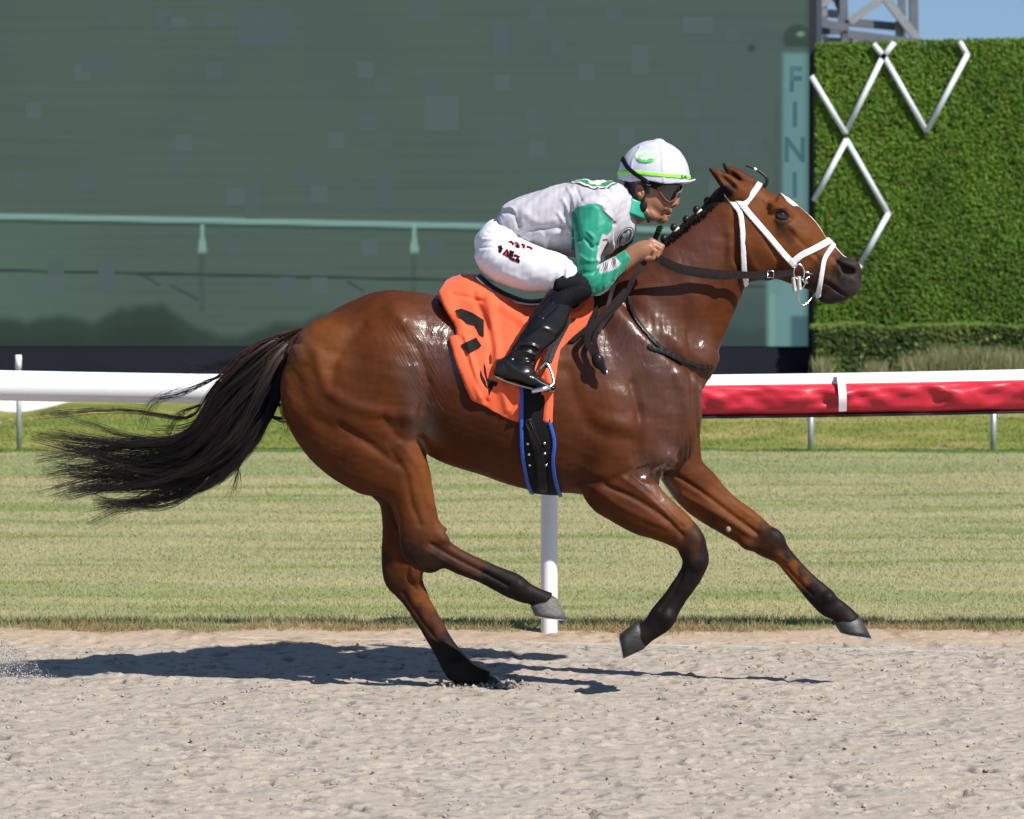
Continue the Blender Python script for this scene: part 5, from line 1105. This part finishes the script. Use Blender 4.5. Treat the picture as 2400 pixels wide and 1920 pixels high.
# boots
M_BOOT = plain('polished_boot', (.006, .006, .007), .28, 0, 25, .3, .25, .006)
M_SOCK = plain('black_stretch', (.007, .0075, .011), .8, 0, 120, .2, .05); M_SOCK.node_tree.nodes['Principled BSDF'].inputs['Specular IOR Level'].default_value = .15
for s in (-1, 1):
    bo = solid([Loft([(1286,694,1348,690,s*.245,.064),(1262,722,1338,738,s*.262,.06),(1240,750,1318,775,s*.275,.056),(1216,785,1284,812,s*.29,.048),(1197,815,1262,842,s*.298,.044),(1182,838,1252,866,s*.30,.043)], k=.02, cap0=5, cap1=1.5),
        Loft([(1168,842,1160,880,s*.3,.034),(1192,838,1184,890,s*.3,.038),(1222,848,1208,898,s*.303,.042),(1252,872,1236,905,s*.31,.045),(1282,893,1270,912,s*.318,.043),(1302,904,1297,914,s*.322,.034)], k=.02, cap0=3, cap1=1.3)], .0032, 'boot')
    if s < 0: sculpt(bo, [([(1222,806),(1245,808),(1262,816)], 3.5, .007), ([(1205,826),(1230,824),(1255,832)], 4, .006), ([(1205,840),(1235,838),(1250,848)], 4, -.007), ([(1215,852),(1240,848)], 4, .006), ([(1210,816),(1240,815),(1260,824)], 3, -.006), ([(1250,738),(1285,700)], 2.5, -.004), ([(1262,742),(1295,710)], 2.5, .004), ([(1275,745),(1305,718)], 2.5, -.004), ([(1240,790),(1270,770),(1300,780)], 5, .005), ([(1180,845),(1186,870),(1182,884)], 2.5, -.004), ([(1185,850),(1210,870),(1240,885)], 6, .005)])
    strokes_noise(bo, 8, 61, .002)
    b = link('boot', bo, person, M_BOOT)
    link('sole', solid([Loft([(1160,880,1159,886,s*.3,.036),(1184,891,1183,896,s*.302,.04),(1208,899,1207,904,s*.306,.043),(1238,907,1237,911,s*.312,.045),(1272,914,1271,918,s*.319,.043),(1300,915,1299,918,s*.322,.034)], k=.004, cap0=2, cap1=2, p=4)], .0025, 'sole'), b, plain('boot_sole', (.10, .075, .055), .6))
    link('sock', solid([Loft([(1322,640,1290,690,s*.228,.07),(1374,640,1345,700,s*.246,.06),(1352,680,1300,708,s*.252,.064),(1336,712,1276,712,s*.255,.062)], k=.02, cap0=2.5, cap1=2)], .004, 'sock'), b, M_SOCK)

# helmet with its cap cover
HEL = [Ell(1532.5, 416, 0, 84, 87, .113, 2, k=.01), Ell(1546, 330, 0, 10, 4.5, .016, 8, k=.014)]
def in_region(base, off, keep, h, name, ylo=-.2, yhi=.2):
    f, lo, hi = keep; vol, ax = evaluate(base, np.array((lo[0], ylo, lo[1])), np.array((hi[0], yhi, hi[1])), h)
    X, Z = np.meshgrid(ax[0], ax[2], indexing='ij'); return surface(np.maximum(np.maximum(vol - off, -(vol + .006)), f(X, Z).astype(np.float32)[:, None, :]), ax, h, name)
helm = empty('helmet', P(1530, 400, 0)); helm.parent = person; helm.matrix_parent_inverse = Matrix.Translation(-world_loc(person))
M_HEL = plain('white_cap_cover', (.50, .51, .62), .4, 0, 30, .05, .12, .004)
HLOW = [(1440,300),(1640,300),(1640,428),(1612,428),(1560,432),(1512,423),(1478,427),(1448,422),(1440,415)]
hm = in_region(HEL, .0, region(HLOW, -.05), .003, 'cap_cover')
sculpt(hm, [([(1547,330),(1552,370),(1556,425)], 3, .0025), ([(1500,345),(1482,380),(1478,425)], 3, .0025), ([(1590,350),(1604,380),(1608,420)], 2.5, .0025), ([(1543,330),(1500,345)], 3, .002)])
link('cap_cover', hm, helm, M_HEL)
link('peak', solid([Loft([(1585,424,1585,432,0,.085),(1606,424,1606,431,0,.072),(1622,421,1621,427,0,.045),(1630,419,1629,423,0,.02)], k=.006, cap0=3, cap1=2, p=2.3)], .0025, 'peak'), helm, M_HEL)
M_LIME = plain('lime_band', (.30, .80, .07), .5)
link('band', in_region(HEL, .0035, region([(1440,406),(1480,404),(1530,409),(1580,413),(1640,416)], -.05, 9), .0025, 'band'), helm, M_LIME)
HB = bvh(hm)
def text_decal(txt, size, u, v, ang, tree, name, mat, parent, lift, stretch=1.):
    cu = bpy.data.curves.new('t', 'FONT'); cu.body = txt; cu.size = size; cu.align_x = 'CENTER'; cu.align_y = 'CENTER'; cu.resolution_u = 3; cu.offset = size * .012
    o = bpy.data.objects.new('t', cu); me = bpy.data.meshes.new_from_object(o); bpy.data.objects.remove(o)
    co = verts(me); a = math.radians(ang)
    for vv, p_ in zip(me.vertices, co):
        x, z = p_[0] * stretch, p_[1]; q_ = P(u, v, -.1) + np.array((x * math.cos(a) + z * math.sin(a), 0, -x * math.sin(a) + z * math.cos(a)))
        pu = proj(q_[None])[0]; vv.co = on(tree, pu[0], pu[1], lift)
    me.update(); o = link(name, me, parent, mat); return o
bandme = in_region(HEL, .0035, region([(1440,406),(1480,404),(1530,409),(1580,413),(1640,416)], -.05, 14), .003, 'tmp')
text_decal('SA', .017, 1603, 415, 4, bvh(bandme), 'lettering', M_WEB, helm, .002, 1.35)
for k_, m_, l_ in ((1., M_PW, .001), (.95, M_LIME, .0022), (.86, M_PW, .0034)):
    decal([ring(1514, 367, 27.5 * k_, 16 * k_, 30, ang=3)], HB, 'emblem', m_, helm, l_, .01)
M_LG = plain('light_green_print', (.10, .52, .13), .5)
decal([[(1492,372),(1500,371),(1506,375),(1511,372),(1514,377),(1518,372),(1524,376),(1530,371),(1536,372),(1530,378),(1516,381),(1500,379)]], HB, 'emblem', M_LG, helm, .005, .01)
M_PALE = plain('pale_green_print', (.5, .68, .56), .5)
for u, v, r in ((1503,364,6), (1512,360,7), (1522,361,7), (1529,366,4.5), (1498,368,3.5)): decal([ring(u, v, r, r * .62, 10)], HB, 'emblem', M_PALE, helm, .0046, .01)
# goggles with strap, chin strap
gog = empty('goggles', P(1575, 448, 0)); gog.parent = person; gog.matrix_parent_inverse = Matrix.Translation(-world_loc(person))
lens = shell(FACE, region([(1542,438),(1556,432),(1580,432),(1600,434),(1602,444),(1596,454),(1588,461),(1574,471),(1562,468),(1552,456)], -.06), .012, .0025, 'lens', -.12, .12, .004)
t = NT('smoked_lens'); t.p(Base_Color=(.006, .006, .008), Roughness=.06); t.b.inputs['Coat Weight'].default_value = 1.; link('lens', lens, gog, t.m)
link('frame', shell(FACE, region([(1541,440),(1551,457),(1561,469),(1573,473),(1587,464)], -.06, 4), .015, .0025, 'frame', -.12, .12, .004), gog, plain('amber_frame', (.16, .07, .025), .25))
link('strap', in_region(FACE, .011, region([(1508,424),(1530,434),(1552,442)], -.06, 14), .0025, 'strap'), gog, M_WEB)
link('strap', in_region(HEL, .006, region([(1459,370),(1470,392),(1490,410),(1511,424)], -.05, 10), .003, 'strap', -.2, .2), gog, M_WEB)
q = MB(); p = P(1521, 430, -.082); q.sweep([p + (-.007, 0, .007), p + (.007, 0, .005), p + (.006, 0, -.007), p + (-.007, 0, -.006), p + (-.007, 0, .007)], .0018, n=6); q.build('strap_slide', M_STEEL, gog, True)
chin = solid([Cap(P(1512, 426, -.08), P(1507, 480, -.074), .005, .006), Ell(1507, 484, -.07, 10, 13, .014, 10, k=.006), Cap(P(1506, 490, -.066), P(1516, 512, -.04), .007, .006), Cap(P(1516, 512, -.04), P(1520, 518, 0), .006, .006), Cap(P(1520, 518, 0), P(1512, 505, .05), .006, .006), Cap(P(1512, 505, .05), P(1512, 426, .08), .006, .005)], .0025, 'chin_strap')
link('chin_strap', chin, helm, M_BLACK)

# whip held in the far hand, its knob showing above the fist
whip = empty('whip', P(1540, 570, 0), 'black riding whip with a green knob held above the reins', 'whip')
q = MB(); q.sweep([P(1546, 534, .05), P(1528, 580, .1), P(1500, 640, .2), P(1478, 690, .28)], [.011, .0105, .008, .006], n=10); q.build('handle', M_WEB, whip, True)
q = MB(); q.sweep([P(1478, 690, .28), P(1440, 790, .36)], [.0045, .003], n=8); q.build('shaft', M_WEB, whip, True)
link('knob', solid([Ell(1547, 534, .045, 9.5, 6, .016, -15, k=.004), Ell(1544, 543, .055, 8, 4, .014, -15, k=.004)], .002, 'knob'), whip, plain('green_grip', (.005, .13, .03), .2))
